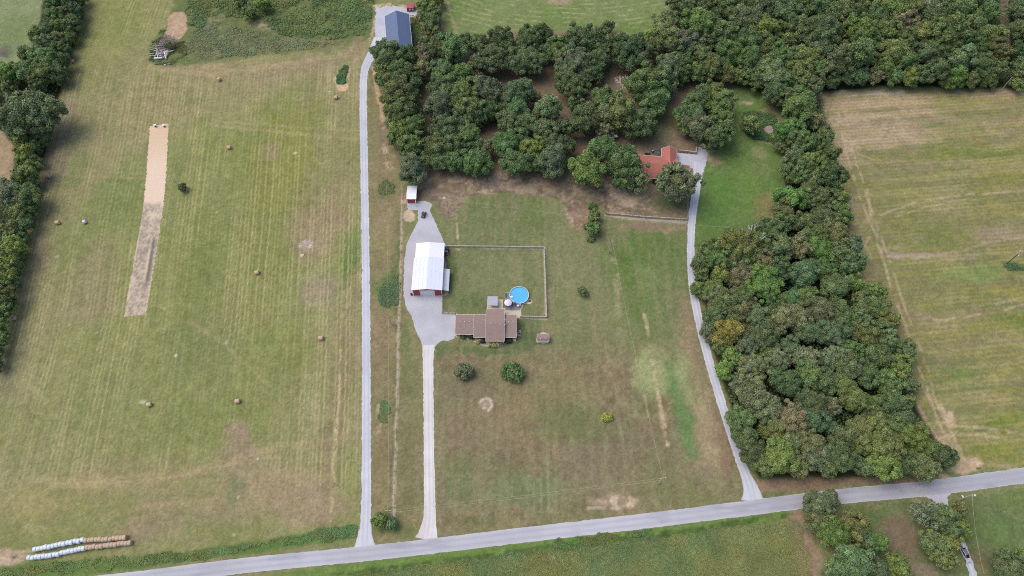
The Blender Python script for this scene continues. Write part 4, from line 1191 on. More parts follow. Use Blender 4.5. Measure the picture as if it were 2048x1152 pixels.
trees('right of the cut track, top right corner', NW, [(2040, 20, 22, 'gr', 'oak'), (2044, 62, 22, 'gr', 'oak'), (2038, 104, 20, 'dk', 'leafy'), (2046, 140, 22, 'gr', 'leafy'), (2036, 166, 14, 'yg', 'leafy')])
EW = 'trees of the east wood'
trees('on wooded neck between pond and crop field', EW, [(1600, 214, 32, 'gr', 'oak'), (1578, 262, 24, 'bt', 'leafy'), (1630, 244, 20, 'kh', 'leafy'), (1600, 284, 24, 'bt', 'leafy'), (1650, 270, 18, 'gr', 'leafy'), (1622, 290, 20, 'bl', 'leafy'), (1652, 306, 22, 'gr', 'leafy'), (1586, 318, 22, 'gr', 'leafy'), (1560, 292, 12, 'gr', 'leafy'), (1618, 330, 26, 'ol', 'leafy'), (1590, 350, 22, 'gr', 'leafy'), (1660, 350, 28, 'dk', 'oak'), (1622, 366, 22, 'gr', 'leafy')])
trees('at the east wood waist beside bright grass', EW, [(1576, 398, 27, 'bt', 'leafy'), (1612, 398, 22, 'gr', 'oak'), (1644, 396, 24, 'gr', 'oak'), (1676, 392, 20, 'bt', 'leafy'), (1566, 428, 22, 'ol', 'leafy'), (1680, 426, 22, 'bt', 'leafy'), (1616, 440, 16, 'yg', 'leafy'), (1592, 444, 20, 'gr', 'leafy'), (1648, 434, 24, 'gr', 'oak'), (1556, 450, 22, 'gr', 'leafy'), (1532, 462, 24, 'dk', 'oak'), (1668, 462, 24, 'ol', 'oak'), (1630, 470, 24, 'gr', 'oak')])
trees('at east wood head by the dark pole', EW, [(1478, 488, 36, 'ol', 'big'), (1516, 484, 24, 'gr', 'oak'), (1420, 500, 22, 'gr', 'oak'), (1398, 528, 18, 'gr', 'leafy'), (1432, 520, 22, 'bt', 'leafy'), (1404, 552, 16, 'dk', 'leafy'), (1392, 578, 14, 'bt', 'small'), (1408, 588, 14, 'dk', 'leafy')])
trees('in the upper middle of the east wood', EW, [(1560, 496, 28, 'gy', 'leafy'), (1596, 496, 24, 'kh', 'leafy'), (1638, 500, 26, 'bt', 'oak'), (1674, 508, 24, 'bt', 'leafy'), (1706, 492, 20, 'tl', 'leafy'), (1470, 520, 24, 'gy', 'oak'), (1500, 518, 22, 'gr', 'oak'), (1528, 528, 22, 'br', 'leafy'), (1608, 548, 28, 'tl', 'oak'), (1560, 540, 22, 'dk', 'leafy'), (1644, 540, 22, 'gr', 'leafy'), (1698, 530, 24, 'gr', 'leafy'), (1668, 574, 28, 'gr', 'oak'), (1708, 566, 20, 'bt', 'leafy'), (1722, 600, 20, 'gr', 'leafy')])
trees('on lane side just above the golden tree', EW, [(1440, 548, 20, 'yg', 'leafy'), (1482, 552, 24, 'kh', 'oak'), (1426, 576, 20, 'ol', 'oak'), (1466, 560, 18, 'gy', 'leafy'), (1528, 568, 34, 'bt', 'big'), (1442, 600, 26, 'gy', 'oak'), (1478, 594, 24, 'ol', 'oak'), (1450, 612, 22, 'yg', 'leafy'), (1430, 632, 22, 'gr', 'oak'), (1482, 622, 22, 'kh', 'leafy'), (1462, 632, 20, 'ol', 'leafy'), (1500, 606, 16, 'br', 'leafy')])
trees('beside the east lane at its bend', EW, [(1456, 664, 27, 'ye', 'oak')])
trees('around and right of the golden tree', EW, [(1416, 662, 18, 'gy', 'leafy'), (1492, 654, 14, 'br', 'leafy'), (1516, 636, 24, 'gy', 'oak'), (1548, 624, 22, 'dk', 'oak'), (1564, 600, 18, 'bt', 'leafy'), (1582, 602, 22, 'tl', 'oak'), (1560, 640, 26, 'kh', 'oak'), (1524, 668, 28, 'bl', 'oak'), (1592, 634, 26, 'kh', 'oak'), (1612, 596, 24, 'ol', 'oak'), (1440, 690, 18, 'gr', 'leafy'), (1492, 690, 22, 'bl', 'leafy')])
trees('in the east wood right half facing crop field', EW, [(1640, 622, 28, 'gy', 'oak'), (1680, 628, 26, 'gr', 'oak'), (1746, 586, 20, 'ol', 'leafy'), (1750, 616, 24, 'gr', 'oak'), (1716, 640, 24, 'gy', 'leafy'), (1774, 640, 20, 'yg', 'leafy'), (1664, 664, 32, 'bl', 'big'), (1616, 664, 24, 'bl', 'oak'), (1732, 672, 26, 'ol', 'oak'), (1772, 674, 24, 'gr', 'leafy'), (1698, 700, 22, 'gr', 'leafy'), (1808, 706, 22, 'gr', 'leafy')])
trees('in the middle of the east wood', EW, [(1464, 712, 20, 'bt', 'leafy'), (1448, 740, 20, 'bt', 'leafy'), (1506, 736, 30, 'kh', 'big'), (1552, 722, 26, 'kh', 'oak'), (1528, 700, 20, 'ol', 'leafy'), (1570, 762, 28, 'dk', 'oak'), (1608, 716, 26, 'br', 'leafy'), (1580, 700, 22, 'bl', 'leafy'), (1660, 716, 22, 'pl', 'leafy'), (1618, 748, 28, 'gr', 'oak'), (1692, 730, 28, 'gy', 'oak'), (1650, 764, 24, 'gr', 'oak'), (1478, 768, 20, 'gy', 'leafy')])
trees('in the lower right of the east wood', EW, [(1752, 712, 28, 'gr', 'oak'), (1798, 738, 24, 'bt', 'leafy'), (1732, 750, 26, 'gr', 'oak'), (1776, 768, 26, 'gr', 'oak'), (1812, 768, 20, 'gr', 'leafy'), (1686, 772, 24, 'ol', 'oak'), (1708, 800, 26, 'ol', 'oak'), (1742, 808, 20, 'bt', 'leafy'), (1780, 808, 26, 'gr', 'oak'), (1812, 806, 18, 'gr', 'leafy'), (1750, 840, 22, 'gr', 'oak'), (1800, 840, 24, 'gr', 'oak')])
trees('in the east wood lower left beside lane', EW, [(1508, 796, 30, 'kh', 'oak'), (1536, 822, 28, 'kh', 'oak'), (1482, 838, 24, 'gr', 'oak'), (1488, 870, 26, 'gr', 'oak'), (1504, 904, 24, 'dk', 'oak'), (1582, 840, 28, 'br', 'oak'), (1548, 862, 24, 'ol', 'oak'), (1620, 806, 30, 'bl', 'big'), (1626, 842, 26, 'tl', 'oak'), (1660, 856, 17, 'tl', 'leafy'), (1584, 880, 24, 'kh', 'oak'), (1664, 816, 20, 'gy', 'leafy')])
trees('along foot of east wood above road', EW, [(1560, 912, 32, 'yg', 'oak'), (1528, 930, 22, 'bt', 'oak'), (1622, 886, 26, 'kh', 'oak'), (1630, 912, 26, 'gy', 'oak'), (1594, 932, 22, 'ol', 'leafy'), (1684, 874, 24, 'gr', 'leafy'), (1718, 862, 26, 'ol', 'oak'), (1676, 914, 28, 'gr', 'oak'), (1708, 924, 18, 'gy', 'leafy'), (1766, 880, 40, 'ol', 'big'), (1800, 868, 24, 'yg', 'oak'), (1766, 928, 30, 'yg', 'oak'), (1832, 884, 24, 'yg', 'oak'), (1728, 894, 22, 'ol', 'leafy'),
       (1846, 934, 27, 'ol', 'oak'), (1806, 926, 22, 'dk', 'leafy'), (1856, 902, 22, 'ol', 'leafy'), (1882, 912, 24, 'dk', 'oak'), (1656, 938, 20, 'gr', 'leafy'), (1736, 934, 20, 'gr', 'leafy'), (1840, 858, 18, 'gr', 'leafy')])
SR = 'trees south of the road'
trees('in clump south of road beside soybeans', SR, [(1636, 1010, 26, 'gy', 'oak'), (1660, 996, 18, 'gy', 'open'), (1634, 1044, 24, 'gy', 'oak'), (1664, 1062, 28, 'bt', 'oak'), (1708, 1054, 28, 'ol', 'oak'), (1684, 1088, 20, 'dk', 'leafy'), (1726, 1082, 22, 'gr', 'leafy'), (1752, 1084, 20, 'bt', 'leafy')])
trees('at the bottom edge south of the road', SR, [(1704, 1122, 34, 'gy', 'oak'), (1672, 1140, 22, 'gy', 'leafy'), (1750, 1140, 24, 'bl', 'oak'), (1796, 1136, 24, 'yg', 'leafy'), (2016, 1132, 28, 'gr', 'oak'), (2046, 1112, 18, 'bt', 'leafy'), (2046, 1148, 24, 'gr', 'oak')])
trees('in clump beside apron and silver car', SR, [(1848, 1030, 24, 'pl', 'open'), (1884, 1030, 24, 'gr', 'oak'), (1920, 1018, 16, 'ol', 'leafy'), (1894, 1056, 22, 'bl', 'leafy'), (1924, 1058, 18, 'yg', 'leafy'), (1868, 1088, 24, 'ol', 'leafy'), (1896, 1086, 20, 'yg', 'leafy'), (1884, 1114, 21, 'ol', 'leafy')])
trees('in line right of the navy-roofed barn', 'trees beside the navy-roofed barn', [(852, 8, 18, 'ol', 'leafy'), (876, -2, 14, 'ol', 'leafy'), (868, 24, 17, 'yg', 'leafy'), (850, 32, 14, 'gr', 'leafy'), (868, 44, 16, 'gr', 'leafy'), (856, 60, 16, 'ol', 'leafy'), (874, 70, 14, 'gr', 'leafy')])

ORD = ['', 'second ', 'third ', 'fourth ', 'fifth ', 'sixth ', 'seventh ', 'eighth ', 'ninth ', 'tenth ']
rgt = random.Random(5)
ALLTREES = []


def add_tree(name, label, cat, group, px, py, r, ckey, kind, jitter=.10):
    data = rgt.choice(PROTO[kind])
    cme, tme, Rr, zc, Hh = data
    # size: crown radius as measured; crown centre height follows its scale
    if cat == 'tree' and r > 11:
        r = r * (1.12 if group == GRV else 1.07)
    s = r * mpp(px, py, zc) / Rr
    for _ in range(3):
        s = r * mpp(px, py, zc * s) / Rr
    loc = G(px, py, zc * s)
    t = thing(name, label, cat, (loc.x, loc.y, 0), rgt.uniform(0, 6.28), group, s)
    cc = [v * rgt.uniform(1 - jitter, 1 + jitter) for v in TC[ckey][0]]
    b = rgt.uniform(.88, 1.12) * (1.25 if group == HED else 1.0)
    co = bpy.data.objects.new('crown', cme)
    COL.objects.link(co)
    co.color = (cc[0] * b, cc[1] * b, cc[2] * b, 1)
    setparent(co, t)
    to = bpy.data.objects.new('trunk', tme)
    COL.objects.link(to)
    setparent(to, t)
    ALLTREES.append((loc.x, loc.y, r * mpp(px, py)))
    return t


# the 285 trees that show largest stand alone; the small ones between them are one understorey
_all = sorted((row[2] for _, _, _, rows in TREES for row in rows), reverse=True)
CUT = sorted(((row[2], row[0], row[1]) for _, _, _, rows in TREES for row in rows), reverse=True)[:285]
CUT = set((c[1], c[2]) for c in CUT)
UNDER = []
for place, group, name, rows in TREES:
    UNDER += [q for q in rows if (q[0], q[1]) not in CUT]
    rows = [q for q in rows if (q[0], q[1]) in CUT]
    by = {}
    for row in rows:
        by.setdefault(row[3], []).append(row)
    for ck, lst in by.items():
        lst = sorted(lst, key=lambda q: (q[0], q[1]))
        for i, (px, py, r, ckey, kind) in enumerate(lst):
            w = TC[ck][1]
            if len(lst) == 1:
                lab = w + ' tree ' + place
                if len(rows) > 1:
                    lab = 'only ' + lab
            else:
                o_w = ('leftmost ' if i == 0 else 'rightmost ' if i == len(lst) - 1 else ORD[i] + 'from left ')
                lab = o_w + w + ' tree ' + place
            add_tree(name, lab, 'tree', group, px, py, r, ckey, kind)

uv, uq, ut, uc = [], [], [], []
un = 0
for i, (px, py, r, ckey, kind) in enumerate(UNDER):
    key = ('u', kind, i % 2)
    if key not in PROTO:
        Rr, zc = (4.2, 8.0) if kind == 'tall' else (5.6, 7.8)
        PROTO[key] = (crown_data(300 + i, Rr, 5.6, zc, 34, 1.5, .36, 34), Rr, zc)
    (v, q, t_, c), Rr, zc = PROTO[key]
    s = r * mpp(px, py, zc) / Rr
    for _ in range(3):
        s = r * mpp(px, py, zc * s) / Rr
    loc = G(px, py, zc * s)
    a = rgt.uniform(0, 6.28)
    M2 = np.array([[math.cos(a), -math.sin(a), 0], [math.sin(a), math.cos(a), 0], [0, 0, 1]])
    vv = (v @ M2.T) * s + np.array([loc.x, loc.y, 0])
    cc = np.array([k * rgt.uniform(.9, 1.1) for k in TC[ckey][0]] + [1])
    uv.append(vv)
    uq.append(q + un)
    ut.append(t_ + un)
    uc.append(c * cc)
    un += len(v)
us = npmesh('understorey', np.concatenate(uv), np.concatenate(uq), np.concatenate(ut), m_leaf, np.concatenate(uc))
tagit(us, 'smaller leafy growth filling the gaps between the big trees of hedge and woods', 'understorey', kind='stuff')

# single bushes and young trees
for (px, py, r, ck, kind, nm, lab, g) in [
        (365, 374, 9, 'gr', 'small', 'bush', 'round dark bush alone in the hay field right of the dirt strip', None),
        (1165, 583, 10, 'gr', 'small', 'young_tree', 'small dark tree alone on the lawn right of the pool yard', None),
        (1213, 834, 10, 'yg', 'shrub', 'young_tree', 'small lime yellow tree alone on the front field', None),
        (1025, 744, 19, 'gr', 'shrub', 'young_tree', 'dense dark green young tree on the front field below the shed', None),
        (928, 744, 17, 'gy', 'shrub', 'young_tree', 'faint sprawling olive young tree on the front field below the house', None),
        (1184, 412, 8, 'gr', 'shrub', 'bush', 'small topmost bush of the row on the dry grass', 'bushes in a row left of the red house fence'),
        (1188, 431, 13, 'gr', 'small', 'bush', 'second bush from the top of the row, rounded', 'bushes in a row left of the red house fence'),
        (1188, 456, 15, 'gr', 'small', 'bush', 'largest bush of the row, third from the top', 'bushes in a row left of the red house fence'),
        (1181, 478, 7, 'gy', 'shrub', 'bush', 'small grey bottom bush of the row', 'bushes in a row left of the red house fence'),
        (1174, 452, 7, 'gy', 'shrub', 'bush', 'small thin bush left of the largest one in the row', 'bushes in a row left of the red house fence'),
        (760, 1040, 15, 'ol', 'small', 'bush', 'olive bush between the two lane mouths at the county road', None),
        (782, 1048, 12, 'bl', 'small', 'bush', 'dark bluish bush by the pole between the two lane mouths', None),
        (497, 24, 13, 'yg', 'small', 'young_tree', 'light green young tree in the far weeds, its pale trunk showing', None),
        (526, 8, 14, 'yg', 'small', 'young_tree', 'yellow-green young tree at the top of the far weeds', None),
        (480, 6, 12, 'ol', 'small', 'young_tree', 'olive young tree at the top edge of the far weeds', None),
        (1503, 250, 19, 'bt', 'small', 'bush', 'leafy green bush on the left bank of the pond', None),
        (340, 94, 8, 'dk', 'shrub', 'bush', 'dark bush right of the grey brush pile', None)]:
    t = add_tree(nm, lab, 'bush' if 'bush' in nm else 'tree', g, px, py, r, ck, kind)
    if px == 928:
        KIDS[t.name][0].color = (.125, .145, .078, 1)
    if px == 1213:
        KIDS[t.name][0].color = (.30, .36, .08, 1)


# bare trees
def dead_tree(px, py, hpx, seed, label, name='dead_tree', green=False, h=9.0, lean=0.0, mat=None, spread=.75, cat='tree'):
    rg = random.Random(seed)
    g = G(px, py, h * .5)
    t = thing(name, label, cat, (g.x, g.y, 0))
    mb = MB()
    mb.tube([(0, 0, -.1), (.1, .1, h * .35), (lean * .4, 0, h * .6)], [.28, .22, .15], 7)
    mb.build('trunk', mat or m_dead, t)

    def rec(m, p, d, L, r, lv):
        q = p + d * L
        m.tube([p, p + d * L * .5 + Vector((rg.uniform(-1, 1), rg.uniform(-1, 1), 0)) * L * .06, q], [r, r * .8, r * .6], 5)
        if lv <= 0:
            return
        for _ in range(3):
            nd = (d + Vector((rg.uniform(-1, 1), rg.uniform(-1, 1), rg.uniform(-.2, .7))) * .8).normalized()
            rec(m, q, nd, L * rg.uniform(.6, .85), r * .62, lv - 1)
    for i in range(6):
        a = i * 1.05 + rg.uniform(-.3, .3)
        br = MB()
        d = Vector((math.cos(a) * spread, math.sin(a) * spread, rg.uniform(.4, 1.0))).normalized()
        rec(br, Vector((lean * .3, 0, h * rg.uniform(.35, .6))), d, h * .21, .17, 3)
        br.build('branch', mat or m_dead, t)
    return t


dead_tree(1246, 172, 24, 3, 'leafless white dead tree standing in the grove', h=10)
dead_tree(1618, 342, 24, 4, 'bare pale branches of a dead tree in the neck of the east wood', h=11)
dead_tree(1845, 1024, 26, 6, 'silvery half bare tree left of the gravel apron, branches fanned out', h=9, spread=1.6, mat=M('silver_twigs', (.30, .33, .27), .9, ns=1, na=.15))
dead_tree(1500, 480, 20, 7, 'bare white crotch of a dead tree poking through the olive oak', h=13)
dead_tree(1846, 30, 16, 8, 'pale bare treetop in the north wood behind the middle of the crop field', h=12)
dead_tree(1896, 50, 16, 9, 'leaning pale bare trunks in the north wood left of the cut track', h=11)

# ------------------------------------------------------------------ low plants nobody could count
m_weed = vcol_mat('weeds', scales=((0.4, 0.2), (2.0, 0.12)), rough=0.85, objcol=True, spec=0.1)


def tufts(name, label, pl, n, size, hgt, rgb, seed, cat='weeds', clump=True, tri=False):
    rg = np.random.RandomState(seed)
    pts = WP(pl)
    lo, hi = pts.min(0), pts.max(0)
    P = np.zeros((0, 2))
    while len(P) < n:
        q = rg.uniform(lo, hi, (n * 2, 2))
        k = rg.rand(len(q)) < 2
        k &= inside(q[:, 0] + (fbm(q[:, 0], q[:, 1], 3, 5) - .5) * 4, q[:, 1] + (fbm(q[:, 0], q[:, 1], 3, 6) - .5) * 4, pts)
        if clump:
            k &= fbm(q[:, 0], q[:, 1], 4.0, seed, 3) + rg.uniform(-.16, .16, len(q)) > .44
        P = np.vstack([P, q[k]])
    P = P[:n]
    hh = fbm(P[:, 0], P[:, 1], 3.5, seed + 9, 3)
    z = hgt * hh * rg.uniform(.3, 1.1, n) + .05
    nr = rg.normal(0, .38, (n, 3)) + np.array([0, 0, 1.0])
    v, q = leaf_quads(rg, np.column_stack([P, z]), nr, size)
    v[:, 2] = np.maximum(v[:, 2], .03)
    tone = rg.uniform(.84, 1.18, (n, 1)) * (.75 + .5 * fbm(P[:, 0], P[:, 1], 6, seed + 3, 3))[:, None]
    hue = (fbm(P[:, 0], P[:, 1], 9, seed + 4, 2) - .5)[:, None]
    c = np.concatenate([tone * (1 + hue * .7), tone, tone * (1 - hue * .3), np.ones((n, 1))], 1)
    o = npmesh(name, v, q, np.zeros((0, 3), int), m_weed, np.repeat(c, 4, 0))
    o.color = (*rgb, 1)
    return tagit(o, label, cat, kind='stuff')


tufts('weeds', 'rank green weeds filling the far end of the hay field', [(378, -30), (752, -30), (740, 50), (730, 70), (650, 80), (560, 70), (520, 40), (430, 30), (400, 60), (372, 50)], 22000, .32, 1.3, (.125, .185, .070), 31)
tufts('weeds', 'thinner dull weeds on the edge of the far rough ground', [(385, 60), (430, 40), (520, 66), (640, 84), (690, 84), (640, 96), (540, 106), (430, 118), (360, 122)], 8000, .26, .6, (.18, .20, .10), 32)
tufts('weeds', 'dark weeds growing round the grey brush pile', [(296, 120), (302, 92), (325, 60), (334, 60), (322, 86), (350, 86), (372, 84), (376, 110), (350, 126), (320, 130)], 3500, .24, .6, (.085, .115, .048), 33)
tufts('weeds', 'green weeds in the ring of bare clay beside the lane', [(674, 152), (682, 136), (692, 130), (697, 136), (694, 150), (690, 168), (680, 169), (674, 164)], 2600, .24, 1.6, (.085, .150, .06), 34, clump=False)
tufts('weeds', 'weedy green patch between the lane and the wire fence near the barn', [(756, 590), (762, 568), (775, 560), (796, 552), (800, 580), (794, 604), (778, 616), (762, 608)], 6000, .15, .6, (.13, .175, .080), 35, clump=False)
tufts('weeds', 'weedy green patch beside the lane above the front drive', [(754, 842), (756, 822), (764, 802), (778, 798), (782, 820), (776, 842), (762, 846)], 3500, .15, .6, (.12, .175, .078), 36, clump=False)
tufts('weeds', 'small weedy patch beside the lane below the grove', [(756, 380), (762, 364), (776, 358), (790, 368), (788, 388), (770, 392)], 2400, .15, .6, (.13, .175, .082), 37, clump=False)
tufts('weeds', 'long green verge grass between the hay field and the county road', [(-60, 1150), (100, 1128), (270, 1112), (430, 1097), (600, 1074), (640, 1062), (700, 1046), (714, 1050), (712, 1076), (640, 1086), (560, 1092), (430, 1112), (270, 1132), (-60, 1165)], 12000, .20, .4, (.150, .195, .068), 38)
tufts('weeds', 'green bank vegetation of the pond', [(1478, 248), (1486, 228), (1512, 222), (1548, 228), (1556, 249), (1534, 250), (1526, 258), (1532, 270), (1560, 270), (1566, 290), (1540, 288), (1500, 276)], 5000, .24, .7, (.085, .130, .055), 39)
tufts('weeds', 'dense green verge growth south of the county road', [(1090, 1090), (1150, 1074), (1260, 1064), (1330, 1058), (1300, 1072), (1200, 1088), (1130, 1102)], 2600, .22, .4, (.11, .16, .058), 40)
tufts('weeds', 'leafy weeds beside the pole in the crop field', [(2006, 534), (2016, 526), (2034, 528), (2046, 538), (2030, 542), (2012, 540)], 700, .22, .5, (.09, .135, .06), 41, clump=False)
tufts('weeds', 'weeds right of the navy-roofed barn', [(820, 40), (838, 34), (846, 60), (840, 88), (826, 92), (822, 60)], 1600, .24, .8, (.09, .14, .055), 42, clump=False)
tufts('undergrowth', 'dark undergrowth on the floor of the east wood', [(1400, 505), (1480, 475), (1560, 445), (1600, 225), (1640, 205), (1655, 300), (1685, 400), (1700, 500), (1735, 620), (1790, 770), (1870, 890), (1880, 930), (1700, 945), (1525, 948), (1495, 900), (1455, 780), (1425, 680)], 26000, .42, 5.0, (.085, .118, .050), 51, cat='undergrowth', clump=False)
tufts('undergrowth', 'dark undergrowth on the floor of the north wood', [(1340, -40), (2100, -40), (2100, 160), (2010, 170), (1760, 166), (1650, 176), (1560, 190), (1500, 150), (1420, 142), (1360, 80)], 26000, .45, 5.0, (.085, .118, .050), 52, cat='undergrowth', clump=False)
tufts('undergrowth', 'dark undergrowth along the western hedge', [(110, -40), (172, -40), (158, 40), (126, 150), (98, 260), (66, 380), (28, 560), (0, 720), (-60, 800), (-60, 500), (20, 400), (40, 300), (4, 260), (4, 150), (64, 110), (86, 40)], 9000, .42, 4.0, (.085, .118, .050), 53, cat='undergrowth', clump=False)
tufts('soybeans', 'soybean crop south of the county road', [(560, 1175), (760, 1142), (1024, 1108), (1300, 1078), (1480, 1054), (1596, 1038), (1610, 1090), (1640, 1180)], 60000, .15, .20, (.150, .188, .078), 43, cat='crop', clump=False)
# ------------------------------------------------------------------ buildings
m_wroof = M('white_metal_roof', C(226, 232, 244), .45, ns=.15, na=.03, spec=.4, rib=('Y', 1.1, .025))
m_wroof2 = M('bright_metal_roof', C(238, 241, 250), .45, ns=.15, na=.02, spec=.4, rib=('Y', 1.1, .03))
m_lean = M('lean_to_roof', C(212, 217, 228), .5, ns=.3, na=.04, spec=.35, rib=('X', 1.1, .05))
m_red = M('red_siding', C(178, 72, 76), .7, ns=.8, na=.08, rib=('X', 2.4, .10))
m_white = M('white_paint', C(236, 236, 240), .6, ns=1, na=.03)
m_trim = M('white_trim', C(230, 226, 228), .6, ns=1, na=.04)
m_shing = M('brown_shingle', C(156, 136, 128), .9, ns=1.2, na=.10, ns2=6, na2=.14, rib=('Y', 1.6, .06), spec=.1)
m_brick = M('tan_brick', C(168, 148, 128), .85, ns=3, na=.15)
m_grey = M('grey_metal', C(172, 176, 186), .5, ns=1, na=.05, rib=('X', 1.3, .05), spec=.4)
m_post = M('dark_post', (.10, .095, .09), .7)
m_glass = M('dark_glass', (.02, .025, .03), .1, spec=.6)
m_navy = M('navy_metal_roof', C(94, 110, 144), .5, ns=.3, na=.06, ns2=2.0, na2=.05, spec=.35, rib=('Y', 1.1, .10))
m_orange = M('red_shingle', C(180, 118, 106), .9, ns=1.5, na=.10, ns2=6, na2=.16, spec=.1)
m_black = M('black_fabric', (.028, .03, .035), .8, ns=2, na=.2)
m_wood = M('weathered_wood', C(160, 150, 132), .9, ns=2, na=.2, ns2=6, na2=.1)
m_wooddk = M('wood_post', C(120, 110, 96), .9, ns=2, na=.2)
m_deck = M('grey_deck', C(138, 138, 148), .8, ns=1, na=.06, rib=('X', 3.0, .12))
m_steel = M('steel', C(200, 204, 210), .4, ns=1, na=.04, metal=.3)
m_rubber = M('rubber', (.025, .025, .025), .8)


def gable(name, label, cat, A, B, hwl, hwr, eave, ridge, wall, roof, eave_r=None, over=.35, end_over=.3, group=None, extra=None, trim=None, t=.16):
    """gabled building: ridge line A -> B in world XY, half widths left and right of it (looking from A to B)"""
    A, B = Vector((A[0], A[1])), Vector((B[0], B[1]))
    mid = (A + B) / 2
    d = (B - A)
    L = d.length
    rz = math.atan2(d.y, d.x) - math.pi / 2          # local +Y runs A -> B
    th = thing(name, label, cat, (mid.x, mid.y, 0), rz, group)
    er = eave_r if eave_r is not None else eave
    a = L / 2 - end_over
    xl, xr = -hwl + over, hwr - over

    def zr(x):
        return ridge + (eave - ridge) * (x / -hwl) if x < 0 else ridge + (er - ridge) * (x / hwr)
    w = MB()
    z1, z2 = zr(xl) - t - .01, zr(xr) - t - .01
    v = [(xl, -a, 0), (xr, -a, 0), (xr, -a, z2), (0, -a, ridge - t - .01), (xl, -a, z1),
         (xl, a, 0), (xr, a, 0), (xr, a, z2), (0, a, ridge - t - .01), (xl, a, z1)]
    w.add(v, [(0, 1, 2, 3, 4), (9, 8, 7, 6, 5), (0, 5, 6, 1), (1, 6, 7, 2), (4, 9, 5, 0), (2, 7, 8, 3), (3, 8, 9, 4)])
    w.build('wall', wall, th)
    r = MB()
    b = L / 2
    v = [(-hwl, -b, eave), (0, -b, ridge), (hwr, -b, er), (hwr, b, er), (0, b, ridge), (-hwl, b, eave)]
    v += [(x, y, z - t) for x, y, z in v]
    r.add(v, [(0, 1, 4, 5), (1, 2, 3, 4), (7, 6, 11, 10), (8, 7, 10, 9), (0, 6, 7, 1), (1, 7, 8, 2), (2, 8, 9, 3), (3, 9, 10, 4), (4, 10, 11, 5), (5, 11, 6, 0)])
    ro = r.build('roof', roof, th)
    if trim:
        m = MB()
        for y in (-b - .04, b + .04):
            m.beam((-hwl, y, eave - .07), (0, y, ridge - .07), .08, .22)
            m.beam((0, y, ridge - .07), (hwr, y, er - .07), .08, .22)
        m.beam((-hwl - .05, -b, eave - .09), (-hwl - .05, b, eave - .09), .10, .16)
        m.beam((hwr + .05, -b, er - .09), (hwr + .05, b, er - .09), .10, .16)
        m.build('trim', trim, th)
    return th, ro, L


# --- the large white-roofed red barn (two sections and a lean-to)
eH = 4.7
yb0 = G(853, 579, eH + .4).y
yb1 = G(853, 515.5, eH + .4).y
xb0 = (G(824, 579, eH).x + G(827.5, 516, eH).x) / 2
xb1 = (G(883.5, 580, eH).x + G(888, 516, eH).x) / 2
xm = (xb0 + xb1) / 2
hw = (xb1 - xb0) / 2
barn, broof, LB = gable('barn', 'large red barn under a long low white metal roof beside the pool yard', 'barn', (xm, yb0), (xm, yb1), hw, hw, eH, eH + .95, m_red, m_wroof, over=.25, end_over=.18, trim=m_white)
k = LB / 2
yb2 = G(853, 486, eH - .2).y
xn0 = G(832, 486, eH - .3).x
xn1 = G(888.5, 486, eH - .3).x
nb = MB()
xa, xb_ = xb0 + .3 - xm, xb1 - .02 - xm
nb_len = yb2 - yb1
e2, r2 = eH - .35, eH + .5
v = [(xa, k + .05, e2), (0, k + .05, r2), (xb_, k + .05, e2), (xb_, k + nb_len, e2), (0, k + nb_len, r2), (xa, k + nb_len, e2)]
v += [(x, y, z - .16) for x, y, z in v]
nb.add(v, [(0, 1, 4, 5), (1, 2, 3, 4), (7, 6, 11, 10), (8, 7, 10, 9), (0, 6, 7, 1), (1, 7, 8, 2), (2, 8, 9, 3), (3, 9, 10, 4), (4, 10, 11, 5), (5, 11, 6, 0)])
nb.build('rear_roof', m_wroof2, barn)
MB().box(xa + .25, xb_ - .25, k + .02, k + nb_len - .2, 0, e2 - .2).build('rear_wall', m_red, barn)
# front doors and corner posts
f = -k + .18
MB().box(-2.6, 2.6, f - .10, f - .002, 0, 3.9).build('roll_up_door', m_white, barn)
mb = MB()
for x in (-hw + .32, hw - .32, -2.75, 2.75):
    mb.box(x - .12, x + .12, f - .14, f - .004, 0, eH - .25)
mb.box(-2.9, 2.9, f - .16, f - .005, 3.92, 4.12)
mb.build('door_trim', m_white, barn)
mb = MB()
for x in np.arange(-hw + 1.0, hw - .5, 1.55):
    z = eH + .95 * (1 - abs(x) / hw)
    mb.beam((x, -k + .05, z + .012), (x, k - .05, z + .012), .14, .03)
mb.build('roof_seam', M('seam_grey', C(220, 226, 239), .5, na=.02), broof)
mb = MB()
mb.beam((xa, k + .02, e2 + .12), (0, k + .02, r2 + .12), .12, .22)
mb.beam((0, k + .02, r2 + .12), (xb_, k + .02, e2 + .12), .12, .22)
mb.build('step_flashing', M('flashing', C(190, 192, 200), .5), barn)
# lean-to on its right
ly0, ly1 = G(890, 581.5, 2.6).y - 0, G(890, 538.5, 2.6).y
lx0, lx1 = xb1 - .24 - xm, G(898.5, 560, 2.6).x - xm
cy = (yb0 + yb1) / 2
mb = MB()
mb.hexa([(lx0, ly0 - cy, 3.1), (lx1, ly0 - cy, 2.45), (lx1, ly1 - cy, 2.45), (lx0, ly1 - cy, 3.1), (lx0, ly0 - cy, 3.22), (lx1, ly0 - cy, 2.57), (lx1, ly1 - cy, 2.57), (lx0, ly1 - cy, 3.22)])
mb.build('lean_to_roof', m_lean, barn)
for i in range(4):
    y = ly0 - cy + .2 + (ly1 - ly0 - .4) * i / 3
    MB().box(lx1 - .25, lx1 - .10, y - .07, y + .07, 0, 2.42).build('lean_to_post', m_wooddk, barn)
MB().box(-hw - .95, -hw - .25, -k + .1, -k + .8, 0, .9).build('utility_box', m_black, barn)

